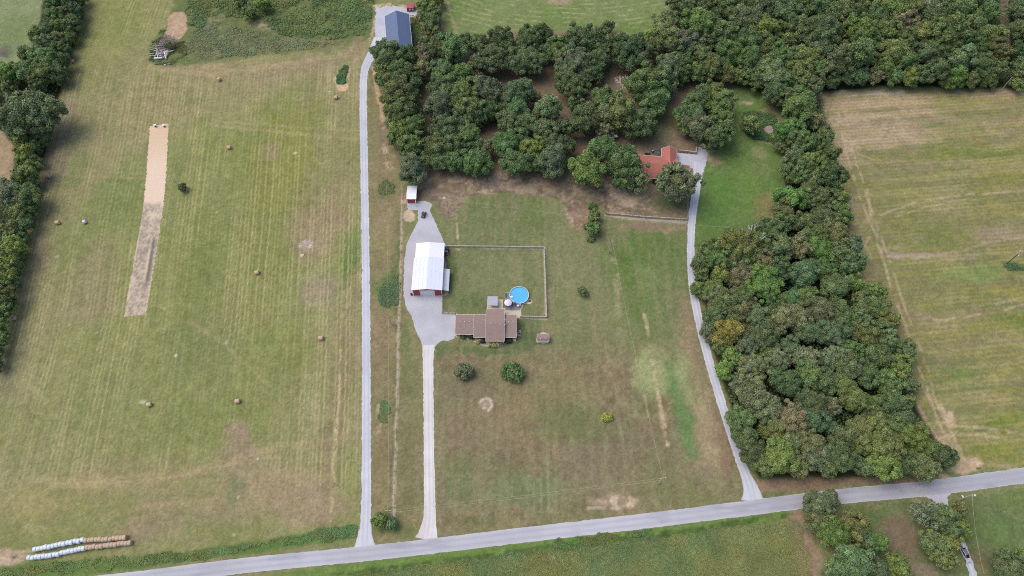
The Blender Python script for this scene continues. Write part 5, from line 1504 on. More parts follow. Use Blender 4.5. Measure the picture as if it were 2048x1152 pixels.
# --- brown house: four roof steps
sections = [(911, 947.5, 629, 641, 668.5, 2.6, 4.35), (947.2, 972.5, 629, 642.5, 674.5, 2.6, 4.75), (971.5, 1009, 618, 645.5, 682, 2.7, 5.6), (1009.2, 1033, 629, 640.5, 674.5, 2.6, 4.5)]
hx = (G(911, 650, 3).x + G(1033, 650, 3).x) / 2
hy = G(970, 645, 4.5).y
house = thing('house', 'brown shingled farmhouse with stepped roofs and a tan patio behind', 'house', (hx, hy, 0))
for i, (xa_, xb_, yb_, yr_, yf_, ev, rd) in enumerate(sections):
    x0, x1 = G(xa_, 650, rd).x - hx, G(xb_, 650, rd).x - hx
    x0, x1 = G(xa_, 650, (rd + ev) / 2).x - hx, G(xb_, 650, (rd + ev) / 2).x - hx
    yb, yr, yf = G(970, yb_, ev).y - hy, G(970, yr_, rd).y - hy, G(970, yf_, ev).y - hy
    r = MB()
    v = [(x0, yf, ev), (x0, yr, rd), (x0, yb, ev), (x1, yb, ev), (x1, yr, rd), (x1, yf, ev)]
    v += [(x, y, z - .18) for x, y, z in v]
    r.add(v, [(0, 1, 4, 5), (1, 2, 3, 4), (7, 6, 11, 10), (8, 7, 10, 9), (0, 6, 7, 1), (1, 7, 8, 2), (2, 8, 9, 3), (3, 9, 10, 4), (4, 10, 11, 5), (5, 11, 6, 0)])
    ro = r.build('roof', m_shing, house)
    w = MB()
    o = .45
    s1, s2 = (rd - ev) / (yr - yf), (rd - ev) / (yb - yr)
    v = []
    for x in (x0 + .3, x1 - .3):
        v += [(x, yf + o, 0), (x, yf + o, ev + s1 * o - .2), (x, yr, rd - .2), (x, yb - o, ev + s2 * o - .2), (x, yb - o, 0)]
    w.add(v, [(0, 1, 2, 3, 4), (9, 8, 7, 6, 5), (0, 5, 6, 1), (1, 6, 7, 2), (2, 7, 8, 3), (3, 8, 9, 4), (4, 9, 5, 0)])
    w.build('wall', m_brick, house)
    g_ = MB()
    g_.beam((x0, yf - .06, ev - .08), (x1, yf - .06, ev - .08), .11, .13)
    g_.beam((x0, yb + .06, ev - .08), (x1, yb + .06, ev - .08), .11, .13)
    for x in (x0 - .03, x1 + .03):
        g_.beam((x, yf, ev - .06), (x, yr, rd - .06), .06, .16)
        g_.beam((x, yr, rd - .06), (x, yb, ev - .06), .06, .16)
    g_.build('gutter', m_trim, house)
    nv = [3, 2, 3, 2][i]
    for j in range(nv):
        x = x0 + (x1 - x0) * (j + 1) / (nv + 1)
        if i == 3:
            x = x0 + (x1 - x0) * (.34 + .33 * j)
        MB().box(x - .11, x + .11, yr - .55, yr - .33, rd - .55 * s1 + .02, rd - .33 * s1 + .14).build('ridge_vent', m_white, ro)
    # front windows of this step
    if i != 2:
        for q in (.3, .7):
            xw = x0 + (x1 - x0) * q
            fr = MB().box(xw - .65, xw + .65, yf + o - .07, yf + o - .003, .9, 2.1).build('window', m_white, house)
            MB().box(xw - .55, xw + .55, yf + o - .09, yf + o - .075, 1.0, 2.0).build('pane', m_glass, fr)
x_, y_ = G(1009, 650, 4.4).x - hx, G(1009, 650, 4.4).y - hy
MB().lathe([(.14, 3.8), (.14, 5.0), (.24, 5.0), (.24, 5.2)], 10, (x_ + .15, y_, 0)).build('flue', m_white, house)
for px_ in (973, 990, 1007):
    g = G(px_, 686, 0)
    MB().box(g.x - hx - .09, g.x - hx + .09, G(0, 681.5, 2.6).y - hy + .1, G(0, 681.5, 2.6).y - hy + .28, 0, 2.45).build('porch_post', m_white, house)
g = G(1029, 676, 0)
MB().box(g.x - hx - 1.2, g.x - hx + .6, g.y - hy - 1.4, g.y - hy + .8, 0, .16).build('side_step', m_conc, house)

# air conditioner beside the house
g = G(1037, 666, 0)
ac = thing('air_conditioner', 'grey air conditioning unit on a pad by the right end of the farmhouse', 'air conditioner', (g.x, g.y, 0))
MB().box(-.8, .8, -1.1, 1.1, 0, .12).build('pad', m_conc, ac)
MB().box(-.6, .25, -.4, .9, .12, 1.0).build('housing', M('ac_grey', C(150, 158, 176), .5), ac, bevel=.04)
MB().lathe([(.34, 1.0), (.34, 1.05), (.10, 1.07)], 16, (-.18, .25, 0)).build('fan_grille', m_black, ac)
MB().box(.3, .7, -.8, -.2, .12, .8).build('disconnect_box', m_black, ac)

# covered pergola on the patio
px0, px1 = G(975, 600, 2.6).x, G(995.5, 600, 2.6).x
py0, py1 = G(985, 611, 2.4).y, G(985, 592.5, 2.8).y
cx, cy2 = (px0 + px1) / 2, (py0 + py1) / 2
pg = thing('pergola', 'open pergola with a flat light grey metal roof at the patio corner', 'pergola', (cx, cy2, 0))
w2, l2 = (px1 - px0) / 2, (py1 - py0) / 2
MB().hexa([(-w2, -l2, 2.3), (w2, -l2, 2.3), (w2, l2, 2.7), (-w2, l2, 2.7), (-w2, -l2, 2.42), (w2, -l2, 2.42), (w2, l2, 2.82), (-w2, l2, 2.82)]).build('roof', m_grey, pg)
for sx in (-1, 1):
    for sy in (-1, 1):
        MB().box(sx * (w2 - .2) - .07, sx * (w2 - .2) + .07, sy * (l2 - .25) - .07, sy * (l2 - .25) + .07, 0, 2.36 + (sy > 0) * .3).build('post', m_post, pg)
MB().box(-.9, .9, -.5 - l2 * .2, .3 - l2 * .2, 0, .72).build('bench', M('cushion', C(170, 158, 140), .8), pg, bevel=.05)

# --- pool
ph = 1.25
gl, gr = G(1019, 590, ph), G(1057.5, 590, ph)
pr = (gr.x - gl.x) / 2
pcy = (G(1038, 573, ph).y + G(1038, 606.5, ph).y) / 2
pcx = (gl.x + gr.x) / 2
pool = thing('swimming_pool', 'round above-ground pool full of bright blue water', 'pool', (pcx, pcy, 0))
MB().lathe([(pr - .08, 0), (pr - .02, 0), (pr - .02, ph - .05), (pr - .08, ph - .05)], 48, closed=True).build('wall', M('pool_wall', C(190, 205, 215), .5, na=.04), pool, smooth=False)
MB().lathe([(pr - .16, ph - .06), (pr + .06, ph - .06), (pr + .06, ph), (pr - .16, ph)], 48, closed=True).build('rim', M('pool_rim', C(205, 222, 228), .4, na=.02), pool)
MB().lathe([(pr - .18, .02), (pr - .10, .02), (pr - .10, ph - .08), (pr - .18, ph - .08)], 48, closed=True).build('liner', M('pool_liner', C(38, 108, 178), .4, na=.1), pool)
MB().lathe([(pr - .19, ph - .40), (pr - .19, ph - .30)], 48).build('water', M('pool_water', C(92, 186, 238), .12, ns=.5, na=.07, ns2=3, na2=.03, spec=.35), pool)
MB().box(-pr + .25, -pr + 1.35, -1.15, -.55, ph - .5, ph - .02).build('steps', m_white, pool, bevel=.05)

# --- deck
dk_h = 1.0
g = G(1012, 606, dk_h)
deck = thing('pool_deck', 'raised grey wooden deck wrapping the left and lower side of the pool', 'deck', (pcx, pcy, 0))
D = lambda x, y, h=dk_h: (G(x, y, h).x - pcx, G(x, y, h).y - pcy)
xl_, xr_ = D(1010, 600)[0], D(1041, 600)[0]
yt_, yb_ = D(1010, 587)[1], D(1010, 613)[1]
arc = [(math.cos(a) * (pr + .07), math.sin(a) * (pr + .07)) for a in np.linspace(math.asin(max(-1, yt_ / pr)) - math.pi if False else math.pi - math.asin(min(.99, yt_ / (pr + .07))), math.pi * 1.66, 16)]
pl = [(xl_, yt_)] + [p for p in arc] + [(xr_, D(0, 606)[1]), (xr_, yb_), (xl_, yb_)]
MB().poly(pl, dk_h - .12, dk_h).build('deck_boards', m_deck, deck)
mb = MB()
for (x, y) in [(xl_ + .1, yt_ - .1), (xl_ + .1, (yt_ + yb_) / 2), (xl_ + .1, yb_ + .1), ((xl_ + xr_) / 2, yb_ + .1), (xr_ - .1, yb_ + .1)]:
    mb.box(x - .07, x + .07, y - .07, y + .07, 0, dk_h - .13)
mb.build('deck_post', m_wooddk, deck)
mb = MB()
for i in range(3):
    mb.box(xl_ + .1, xr_ - .3, yb_ - .36 * (i + 1), yb_ - .36 * i - .01, 0, dk_h - .26 * (i + 1))
mb.build('steps', M('deck_step', C(150, 150, 160), .8, na=.1), deck)
for (a, b) in [((xl_ + .05, yb_ + .05), (xl_ + .05, yt_ - .05)), ((xl_ + .05, yt_ - .05), (arc[0][0] - .1, yt_ - .05)), ((xr_ - .05, yb_ + .05), (xr_ - .05, D(0, 606)[1]))]:
    mb = MB()
    for z in (dk_h + .45, dk_h + .95):
        mb.beam((*a, z), (*b, z), .06, .06)
    n = max(2, int(math.dist(a, b) / .5))
    for i in range(n + 1):
        x, y = a[0] + (b[0] - a[0]) * i / n, a[1] + (b[1] - a[1]) * i / n
        mb.box(x - .03, x + .03, y - .03, y + .03, dk_h, dk_h + 1.0)
    mb.build('railing', m_white, deck)

# umbrella
g = G(1016, 604.5, dk_h + 2.2)
um = thing('umbrella', 'big white octagonal parasol open over the pool deck', 'umbrella', (g.x, g.y, dk_h))
MB().lathe([(1.52, 1.95), (1.5, 2.0), (.75, 2.32), (.05, 2.5), (.05, 2.46), (.75, 2.27), (1.48, 1.94)], 8, closed=True).build('canopy', M('canvas', C(226, 222, 234), .8, na=.04), um)
MB().lathe([(.03, .03), (.03, 2.6)], 8).build('pole', m_steel, um)
MB().lathe([(.28, 0), (.28, .06), (.05, .10)], 12).build('base', m_black, um)


def lounger(px, py, rz, label):
    g = G(px, py, dk_h)
    t = thing('deck_chair', label, 'chair', (g.x, g.y, dk_h), rz, 'deck chairs by the pool')
    MB().box(-.3, .3, -.6, .35, .28, .34).build('seat', m_black, t)
    MB().hexa([(-.3, .35, .28), (.3, .35, .28), (.3, .42, .34), (-.3, .42, .34), (-.3, .78, .78), (.3, .78, .78), (.3, .84, .82), (-.3, .84, .82)]).build('backrest', m_black, t)
    mb = MB()
    for x in (-.33, .33):
        mb.tube([(x, -.6, 0), (x, -.6, .36), (x, .4, .40), (x, .82, .84)], .03, 6)
        mb.tube([(x, .4, .4), (x, .5, 0)], .03, 6)
    mb.build('frame', m_steel, t)


lounger(1011.5, 592, 0.1, 'white framed deck chair in the upper left corner of the deck')
lounger(1025, 608, math.pi, 'dark deck chair just right of the parasol')
lounger(1030, 608, math.pi, 'dark deck chair second right of the parasol, nearer the planter')
g = G(1036, 612.5, dk_h)
tb = thing('side_table', 'small round white table at the lower right corner of the deck', 'table', (g.x, g.y, dk_h))
MB().lathe([(.38, .5), (.38, .55)], 16).build('table_top', m_white, tb)
MB().lathe([(.05, 0), (.05, .5)], 8).build('stem', m_white, tb)
g = G(1060, 602, 0)
pm = thing('pool_pump', 'black pump and filter on the round end of the pool path', 'pump', (g.x, g.y, 0))
MB().lathe([(.26, 0), (.3, .2), (.3, .7), (.12, .85)], 14).build('filter_tank', m_black, pm, smooth=True)
MB().box(-.55, -.1, -.5, -.2, 0, .35).build('motor', m_black, pm, bevel=.05)
MB().tube([(-.3, -.35, .3), (-.8, .1, .35), (-1.2, .5, .5)], .05, 6).build('hose', m_black, pm)

# --- garden shed
A, B = G(1074.5, 675.5, 3.1), G(1098, 675.5, 3.1)
gs, ro, L = gable('garden_shed', 'small brown-roofed garden shed with a white front on a gravel pad', 'shed', (A.x, A.y), (B.x, B.y), abs(G(0, 668, 2.2).y - A.y), abs(G(0, 682, 2.2).y - A.y), 2.2, 3.1, m_white, m_shing, over=.12, end_over=.12, trim=m_trim)
for y in (-.9, .7):
    MB().box(.25, .48, y - .11, y + .11, 2.75, 3.05).build('ridge_vent', m_white, ro)
MB().box(abs(G(0, 682, 2.2).y - A.y) - .10, abs(G(0, 682, 2.2).y - A.y) - .05, -.8, .8, .1, 1.9).build('door', m_trim, gs)

# --- small white-roofed shed with red front
sy0, sy1, sym = G(823, 398, 2.9).y, G(823, 371, 2.9).y, G(823, 386, 3.5).y
sx0, sx1 = G(813.2, 390, 3).x, G(833, 390, 3).x
rs, ro, L = gable('open_front_shed', 'small red shed with a white metal roof under the grove corner tree', 'shed', (sx0, sym), (sx1, sym), sy1 - sym, sym - sy0, 2.8, 3.5, m_red, m_wroof2, over=.15, end_over=.12)
for sy in (-1, 1):
    for dx in (.15, 1.6):
        x = sym - sy0 + dx
        MB().box(x - .07, x + .07, sy * (L / 2 - .3) - .07, sy * (L / 2 - .3) + .07, 0, 2.3).build('post', m_white, rs)
    MB().beam((sym - sy0 - .1, sy * (L / 2 - .3), 2.3), (sym - sy0 + 1.7, sy * (L / 2 - .3), 2.3), .1, .1).build('rail', m_white, rs)

# --- navy roofed barn at the top
A, B = G(798, 93, 8.0), G(792, 21, 8.0)
hwn = (G(818, 29, 5.2) - G(769, 33, 5.2)).length / 2
nbn, ro, L = gable('barn', 'tall barn with a dark navy metal roof in the gravel yard at the top', 'barn', (A.x, A.y), (B.x, B.y), hwn, hwn, 5.2, 8.0, m_white, m_navy, over=.3, end_over=.25, trim=m_white)
MB().hexa([(-hwn - 1.3, -L / 2 + 1.5, 3.4), (-hwn + .25, -L / 2 + 1.5, 3.9), (-hwn + .25, -L / 2 + 9, 3.9), (-hwn - 1.3, -L / 2 + 9, 3.4), (-hwn - 1.3, -L / 2 + 1.5, 3.5), (-hwn + .25, -L / 2 + 1.5, 4.0), (-hwn + .25, -L / 2 + 9, 4.0), (-hwn - 1.3, -L / 2 + 9, 3.5)]).build('side_awning', m_white, nbn)
for y in (-L / 2 + 1.7, -L / 2 + 8.8):
    MB().box(-hwn - 1.25, -hwn - 1.15, y - .05, y + .05, 0, 3.4).build('awning_post', m_white, nbn)
mb = MB()
mb.beam((0, -L / 2, 8.02), (0, L / 2, 8.02), .35, .06)
mb.build('ridge_cap', M('ridge_cap', C(112, 126, 150), .5), ro)

# --- red storage shed
A, B = G(813, 8.5, 3.0), G(827.5, 8.5, 3.0)
st_, ro, L = gable('storage_shed', 'little red storage shed in the gravel yard beyond the navy-roofed barn', 'shed', (A.x, A.y), (B.x, B.y), 2.0, 2.0, 2.3, 3.0, M('red_paint', C(150, 60, 70), .7), M('red_roof', C(178, 92, 100), .6, rib=('Y', 1.5, .06)), over=.1, end_over=.1)
for y in (-.2, 1.3):
    MB().box(1.92, 1.98, y - .3, y + .3, .9, 1.9).build('window', m_white, st_)
# white gas tank
g = G(839.5, 36, .8)
gt = thing('gas_tank', 'white horizontal gas tank by the trees right of the navy-roofed barn', 'tank', (g.x, g.y, 0))
MB().lathe([(.05, -1.6), (.4, -1.5), (.55, -1.2), (.55, 1.2), (.4, 1.5), (.05, 1.6)], 20, (0, 0, .95), axis='y').build('vessel', m_white, gt, smooth=True)
for y in (-.9, .9):
    MB().box(-.35, .35, y - .1, y + .1, 0, .5).build('foot', m_conc, gt)
MB().lathe([(.18, 1.45), (.18, 1.65)], 10).build('valve_dome', m_grey, gt)
g = G(834, 34, .4)
pl_ = thing('pallet_crate', 'orange-brown open crate left of the white gas tank', 'crate', (g.x, g.y, 0), .2)
mb = MB()
m_oc = M('orange_crate', C(196, 140, 108), .8, na=.15)
mb.box(-.7, .7, -.6, .6, .08, .14)
for s in (-1, 1):
    mb.box(s * .7 - .04, s * .7 + .04, -.6, .6, .14, .8)
    mb.box(-.66, .66, s * .6 - .04, s * .6 + .04, .14, .8)
mb.build('slats', m_oc, pl_)
g = G(822, 35, .2)
lp = thing('lumber_stack', 'pale boards stacked along the right wall of the navy-roofed barn', 'lumber', (g.x, g.y, 0), .05)
for i in range(4):
    MB().box(-1.4, 1.4, -1.5 + i * .9, -1.2 + i * .9, 0, .25 + .1 * (i % 2)).build('board', m_wood, lp)

# --- red-roofed house
A, B = G(1279, 323, 5.5), G(1356.5, 329.5, 5.5)
rh, ro, L = gable('house', 'red-roofed house half hidden by trees at the end of the east lane', 'house', (A.x, A.y), (B.x, B.y), 6.2, 6.2, 2.6, 5.5, M('house_siding', C(196, 190, 180), .8, na=.06), m_orange, over=.4, end_over=.3, trim=m_white)
inv = (Matrix.Translation(rh.location) @ rh.rotation_euler.to_matrix().to_4x4()).inverted()
wa, wb = inv @ Vector(G(1341, 291.5, 4.9)), inv @ Vector(G(1340, 326, 4.9))
w_hw = (G(1356.5, 298, 2.6) - G(1326, 294, 2.6)).length / 2
wx0, wx1 = wa.x, -0.6
yc = (wa.y + wb.y) / 2
v = [(wx0, yc - w_hw, 2.6), (wx0, yc, 4.9), (wx0, yc + w_hw, 2.6), (wx1, yc + w_hw, 2.6), (wx1, yc, 4.9), (wx1, yc - w_hw, 2.6)]
v += [(x, y, z - .16) for x, y, z in v]
mb = MB()
mb.add(v, [(0, 1, 4, 5), (1, 2, 3, 4), (7, 6, 11, 10), (8, 7, 10, 9), (0, 6, 7, 1), (1, 7, 8, 2), (2, 8, 9, 3), (3, 9, 10, 4), (4, 10, 11, 5), (5, 11, 6, 0)])
mb.build('wing_roof', m_orange, rh)
MB().box(wx0 + .3, -5, yc - w_hw + .4, yc + w_hw - .4, 0, 2.4).build('wing_wall', MATS['house_siding'], rh)
mb = MB()
for s in (-1, 1):
    mb.beam((wx0, yc + s * (w_hw + .05), 2.5), (-6.3, yc + s * (w_hw + .05), 2.5), .12, .18)
mb.beam((wx0 - .05, yc - w_hw, 2.5), (wx0 - .05, yc, 4.8), .1, .2)
mb.beam((wx0 - .05, yc, 4.8), (wx0 - .05, yc + w_hw, 2.5), .1, .2)
mb.build('wing_trim', m_white, rh)
# black gazebo
g = G(1317, 306, 2.4)
gz = thing('gazebo', 'black square gazebo tucked in the corner of the red-roofed house', 'gazebo', (g.x, g.y, 0), R(-5))
MB().add([(-1.9, -1.9, 2.1), (1.9, -1.9, 2.1), (1.9, 1.9, 2.1), (-1.9, 1.9, 2.1), (-.5, -.5, 2.75), (.5, -.5, 2.75), (.5, .5, 2.75), (-.5, .5, 2.75)],
         [(3, 2, 1, 0), (4, 5, 6, 7), (0, 1, 5, 4), (1, 2, 6, 5), (2, 3, 7, 6), (3, 0, 4, 7)]).build('canopy', M('dark_canopy', (.055, .06, .068), .7, na=.1), gz)
MB().add([(-.6, -.6, 2.8), (.6, -.6, 2.8), (.6, .6, 2.8), (-.6, .6, 2.8), (0, 0, 3.1)], [(3, 2, 1, 0), (0, 1, 4), (1, 2, 4), (2, 3, 4), (3, 0, 4)]).build('vent_cap', M('dark_cap', (.09, .095, .105), .7), gz)
for sx in (-1, 1):
    for sy in (-1, 1):
        MB().box(sx * 1.75 - .05, sx * 1.75 + .05, sy * 1.75 - .05, sy * 1.75 + .05, 0, 2.1).build('post', m_black, gz)
g = G(1305, 303, .6)
gr_ = thing('grill', 'black barbecue grill with a white lid handle left of the gazebo', 'grill', (g.x, g.y, 0), .4)
MB().box(-.5, .5, -.3, .3, .75, 1.0).build('body', m_black, gr_, bevel=.04)
MB().box(-.45, .45, -.28, .28, 1.005, 1.25).build('lid', M('grill_lid', C(190, 190, 194), .4), gr_, bevel=.08)
for sx in (-1, 1):
    for sy in (-1, 1):
        MB().box(sx * .42 - .03, sx * .42 + .03, sy * .22 - .03, sy * .22 + .03, 0, .75).build('leg', m_black, gr_)
g = G(1295, 309, .4)
bn = thing('patio_bench', 'low black bench against the back wall of the red-roofed house', 'bench', (g.x, g.y, 0), R(-5))
MB().box(-1.2, 1.2, -.3, .3, .4, .5).build('seat', m_black, bn)
for sx in (-1, 1):
    MB().box(sx * 1.0 - .05, sx * 1.0 + .05, -.25, .25, 0, .4).build('leg', m_black, bn)
MB().box(-1.2, 1.2, .3, .36, .5, .95).build('backrest', m_black, bn)
g = G(1300, 347.5, 1.2)
ds = thing('satellite_dish', 'white satellite dish on a post at the front of the red-roofed house', 'dish', (g.x, g.y, 0), 0)
MB().lathe([(.03, 0), (.03, 1.2)], 8).build('mast', m_steel, ds)
MB().lathe([(.05, 0), (.3, .05), (.5, .16), (.48, .19), (.3, .09), (.05, .04)], 18, (0, 0, 1.2), closed=True).build('dish', m_white, ds)
g = G(1229, 271, 2.2)
wsd = thing('play_shelter', 'small white-roofed shelter half hidden under the olive trees', 'shelter', (g.x, g.y, 0), .15)
MB().add([(-1.5, -1.0, 2.0), (1.5, -1.0, 2.0), (1.5, 1.0, 2.0), (-1.5, 1.0, 2.0), (-.9, 0, 2.6), (1.0, 0, 2.6)], [(3, 2, 1, 0), (0, 1, 5, 4), (1, 2, 5), (2, 3, 4, 5), (3, 0, 4)]).build('roof', m_white, wsd)
for sx in (-1, 1):
    for sy in (-1, 1):
        MB().box(sx * 1.2 - .06, sx * 1.2 + .06, sy * .8 - .06, sy * .8 + .06, 0, 2.0).build('post', m_wooddk, wsd)
# ------------------------------------------------------------------ fences
def fence(name, label, pts, spacing, hgt, rails, post_m, rail_m, pw=.12, rw=.10, board=False, zr=0):
    P = [Vector((*G(x, y)[:2], 0)) for x, y in pts]
    t = thing(name, label, 'fence', P[0][:])
    o = P[0]
    n_tot = 0
    for a, b in zip(P[:-1], P[1:]):
        L = (b - a).length
        n = max(1, int(round(L / spacing)))
        for i in range(n + (1 if b is P[-1] else 0)):
            p = a + (b - a) * i / n - o
            MB().box(p.x - pw / 2, p.x + pw / 2, p.y - pw / 2, p.y + pw / 2, -.1, hgt).build('post', post_m, t)
            n_tot += 1
        for z in rails:
            MB().beam((a - o) + Vector((0, 0, z)), (b - o) + Vector((0, 0, z)), rw, .03 if not board else .14).build('rail', rail_m, t)
    return t


m_fen = M('pale_fence_wood', C(186, 178, 160), .9, ns=1.5, na=.15)
m_fenp = M('grey_fence_wood', C(150, 142, 128), .9, ns=1.5, na=.2)
fence('rail_fence', 'grey wooden rail fence round three sides of the pool yard', [(893, 494.5), (990, 495.5), (1088, 497), (1090.5, 560), (1093, 636), (1041, 635)], 3.0, 1.35, (.35, .75, 1.2), m_fenp, m_fen, .18, .30, True)
fence('rail_fence', 'short grey rail fence from the barn corner to the farmhouse', [(884.5, 592), (884.5, 627), (911, 627.5)], 2.6, 1.25, (.35, .75, 1.15), m_fenp, m_fen, .16, .14, True)
fence('rail_fence', 'grey board fence across the front lawn of the red-roofed house', [(1212, 429), (1290, 436), (1374, 441)], 2.8, 1.3, (.3, .7, 1.1), m_fenp, m_fen, .18, .30, True)
fence('wire_fence', 'thin dark wire fence up the west side of the red house lawn', [(1205, 352), (1208, 395), (1211, 428)], 3.5, 1.2, (.4, .8, 1.15), m_wooddk, m_wooddk, .12, .03)
fence('rail_fence', 'short white fence beside the east lane by the red house lawn', [(1375, 395), (1375, 420), (1375, 440)], 2.6, 1.2, (.5, 1.1), m_fen, m_fen, .12, .08)
fence('rail_fence', 'short grey board fence between the red-roofed house and its gravel', [(1357, 303.5), (1375, 305), (1391, 308), (1392, 297)], 2.4, 1.4, (.3, .7, 1.15), m_fenp, m_fen, .16, .40, True)
fence('rail_fence', 'single white rail beside the gravel in front of the red-roofed house', [(1379.5, 331), (1379, 345)], 2.0, 1.0, (.5, .95), m_white, m_white, .1, .1)
fence('wire_fence', 'long wire fence with thin posts west of the barn and front drive', [(805, 372), (804, 440), (802, 520), (799, 600), (797, 680), (795, 760), (793, 840), (790, 920), (788, 990), (787, 1040)], 3.6, 1.25, (.4, .8, 1.2), m_fenp, m_fen, .12, .03)

# ------------------------------------------------------------------ utility poles and wires
PT = {}


def height_for(g, top):
    best = (1e9, 8)
    for h in np.arange(2.5, 14, .1):
        X_, Y_ = g.x, g.y
        Z = Y_ * ST + (H - h) * CT
        u = 1024 + F * X_ / Z
        v = 576 - F * (Y_ * CT - (H - h) * ST) / Z
        d = math.hypot(u - top[0], v - top[1])
        if d < best[0]:
            best = (d, h)
    return best[1]


def pole(key, label, base, top, arm=0.0, arm_dir=0.0, rad=.16, lamp=False, tank=False, mat=None, name='utility_pole'):
    g = G(*base)
    h = height_for(g, top)
    h = max(h, 6.0)
    t = thing(name, label, 'utility pole', (g.x, g.y, 0), arm_dir)
    m = mat or M('pole_wood', C(186, 180, 168), .9, na=.12)
    MB().tube([(0, 0, -.2), (0, 0, h * .5), (0, 0, h)], [rad * 1.25, rad, rad * .8], 8).build('shaft', m, t)
    if arm:
        MB().beam((-arm, 0, h - .5), (arm, 0, h - .5), .16, .16).build('crossarm', m_fen, t)
        for x in (-arm * .9, 0, arm * .9):
            MB().lathe([(.09, h - .42), (.13, h - .3), (.06, h - .1)], 8, (x, 0, 0)).build('insulator', m_white, t)
    if tank:
        MB().lathe([(.12, h - 2.2), (.34, h - 2.1), (.34, h - 1.2), (.12, h - 1.05)], 12, (.5, 0, 0)).build('transformer', m_grey, t)
    if lamp:
        MB().tube([(0, 0, h - .9), (.5, 0, h - .5), (1.0, 0, h - .5)], .06, 6).build('lamp_arm', m_steel, t)
        MB().lathe([(.12, h - .45), (.34, h - .62), (.3, h - .75), (.05, h - .78)], 12, (1.2, 0, 0)).build('lamp_head', m_white, t)
    PT[key] = Vector((g.x, g.y, h - .15))
    return t


m_dkp = M('dark_pole', (.07, .055, .045), .9)
pole('A', 'pale pole with a lamp on the dry grass right of the dark buggy', (897, 427), (893, 397), lamp=True, arm_dir=2.5)
pole('B', 'pale pole with a transformer on the lawn right of the bush row', (1218, 505), (1220, 478), tank=True)
pole('C', 'bare pole between the lane and the wire fence, level with the farmhouse', (784, 650), (778, 627), rad=.13)
pole('D', 'corner pole beside the bush between the two lane mouths', (787, 1035), (779, 1018), arm=.9)
pole('E', 'pole with short crossarm on the front field near the county road', (1317, 967), (1323, 953), arm=1.0, arm_dir=.2)
pole('F', 'thin dark pole on the bright grass above the east wood', (1443, 477), (1451, 452), arm=.5, mat=m_dkp, rad=.11)
pole('G', 'dark pole with white crossarms standing in the crop field', (2012, 528), (2038, 502), arm=1.6, arm_dir=1.0, mat=m_dkp, tank=True)
pole('H', 'pale leaning-looking pole at the top edge of the crop field', (2003, 179), (2023, 153), rad=.17)
pole('I', 'pole with white transformer beside the road right of the gravel apron', (1919, 999), (1945, 990), tank=True, lamp=True)
pole('J', 'small pole with white crossarm beside the dirt strip in the hay field', (354, 369), (343, 358), arm=1.1, arm_dir=.4, rad=.1)
pole('K', 'pale post at the bare bank below the grove beside the lane', (775, 318), (772, 308), rad=.10)


def wire(a, b, label, sag=.9, r=.026, side=0.0):
    off = Vector((side, 0, 0))
    a, b = a + off, b + off
    t = thing('power_line', label, 'wire', a[:])
    pts = []
    for i in range(15):
        k = i / 14
        p = a + (b - a) * k - a
        p.z -= sag * 4 * k * (1 - k)
        pts.append(p)
    MB().tube(pts, r, 4).build('cable', M('cable', C(196, 192, 170), .6), t)


wire(PT['C'], PT['D'], 'wire running down the strip between the lane and the fence', 1.5)
wire(PT['K'], PT['C'], 'wire from the bank post down past the weedy patch', 1.5)
wire(PT['A'], PT['F'], 'long wire crossing the lawn from the lamp pole to the dark pole', 2.5)
wire(PT['D'], PT['E'], 'upper of two wires crossing the front field above the road', 1.6)
wire(PT['D'] - Vector((0, .7, 0)), PT['E'] - Vector((0, .7, 0)), 'lower of two wires crossing the front field above the road', 1.6)
wire(PT['B'], PT['E'], 'wire crossing the front field from the transformer pole', 2.0)
wire(PT['I'], Vector((*G(1941, 1152)[:2], 7)), 'wire hanging over the grass right of the gravel apron', 1.0)
wire(PT['J'], Vector((*G(150, 352)[:2], 6.5)), 'faint wire across the hay field from the small crossarm pole', 1.0, .03)
wire(PT['F'], Vector((*G(1500, 455)[:2], 8)), 'short wire from the dark pole into the east wood', .5)

# ------------------------------------------------------------------ hay bales
m_hay = M('hay', C(206, 178, 146), .95, ns=1.2, na=.12, ns2=7, na2=.15, bump=.3)
m_hay2 = M('old_hay', C(196, 174, 150), .95, ns=1.2, na=.12, ns2=7, na2=.12, bump=.3)
m_hayo = M('orange_hay', C(200, 176, 148), .95, ns=1.2, na=.12, ns2=7, na2=.12, bump=.3)
m_wrap = M('white_wrap', C(214, 222, 232), .35, ns=.8, na=.05, spec=.4)
BPROTO = {}


def bale_mesh(key, mat, rr=.78, ll=.74, seed=0):
    rg = random.Random(seed)
    mb = MB()
    prof = [(.02, -ll + .05), (rr * .55, -ll + .01), (rr * .9, -ll), (rr * .99, -ll + .12), (rr, -ll * .3), (rr * 1.01, ll * .3), (rr * .99, ll - .12), (rr * .9, ll), (rr * .55, ll - .01), (.02, ll - .05)]
    mb.lathe(prof, 22, (0, 0, rr * .96), axis='x')
    mb.v = [(x + rg.uniform(-.012, .012), y + rg.uniform(-.012, .012), max(0, z)) for x, y, z in mb.v]
    o = mb.build('hay_bale', mat, smooth=True)
    BPROTO[key] = o.data
    bpy.data.objects.remove(o)


bale_mesh('hay', m_hay, .82, .78, 1)
bale_mesh('old', m_hay2, .82, .70, 2)
bale_mesh('orange', m_hayo, .84, .70, 3)
bale_mesh('wrap', m_wrap, .84, .62, 4)


def bale(key, px, py, rz, label, group, name='hay_bale', s=1.0):
    g = G(px, py, .8)
    o = bpy.data.objects.new(name, BPROTO[key])
    COL.objects.link(o)
    o.location = (g.x, g.y, 0)
    o.rotation_euler = (rgt.uniform(-.03, .03), 0, rz)
    o.scale = (s, s, s)
    return tagit(o, label, 'hay bale', group)


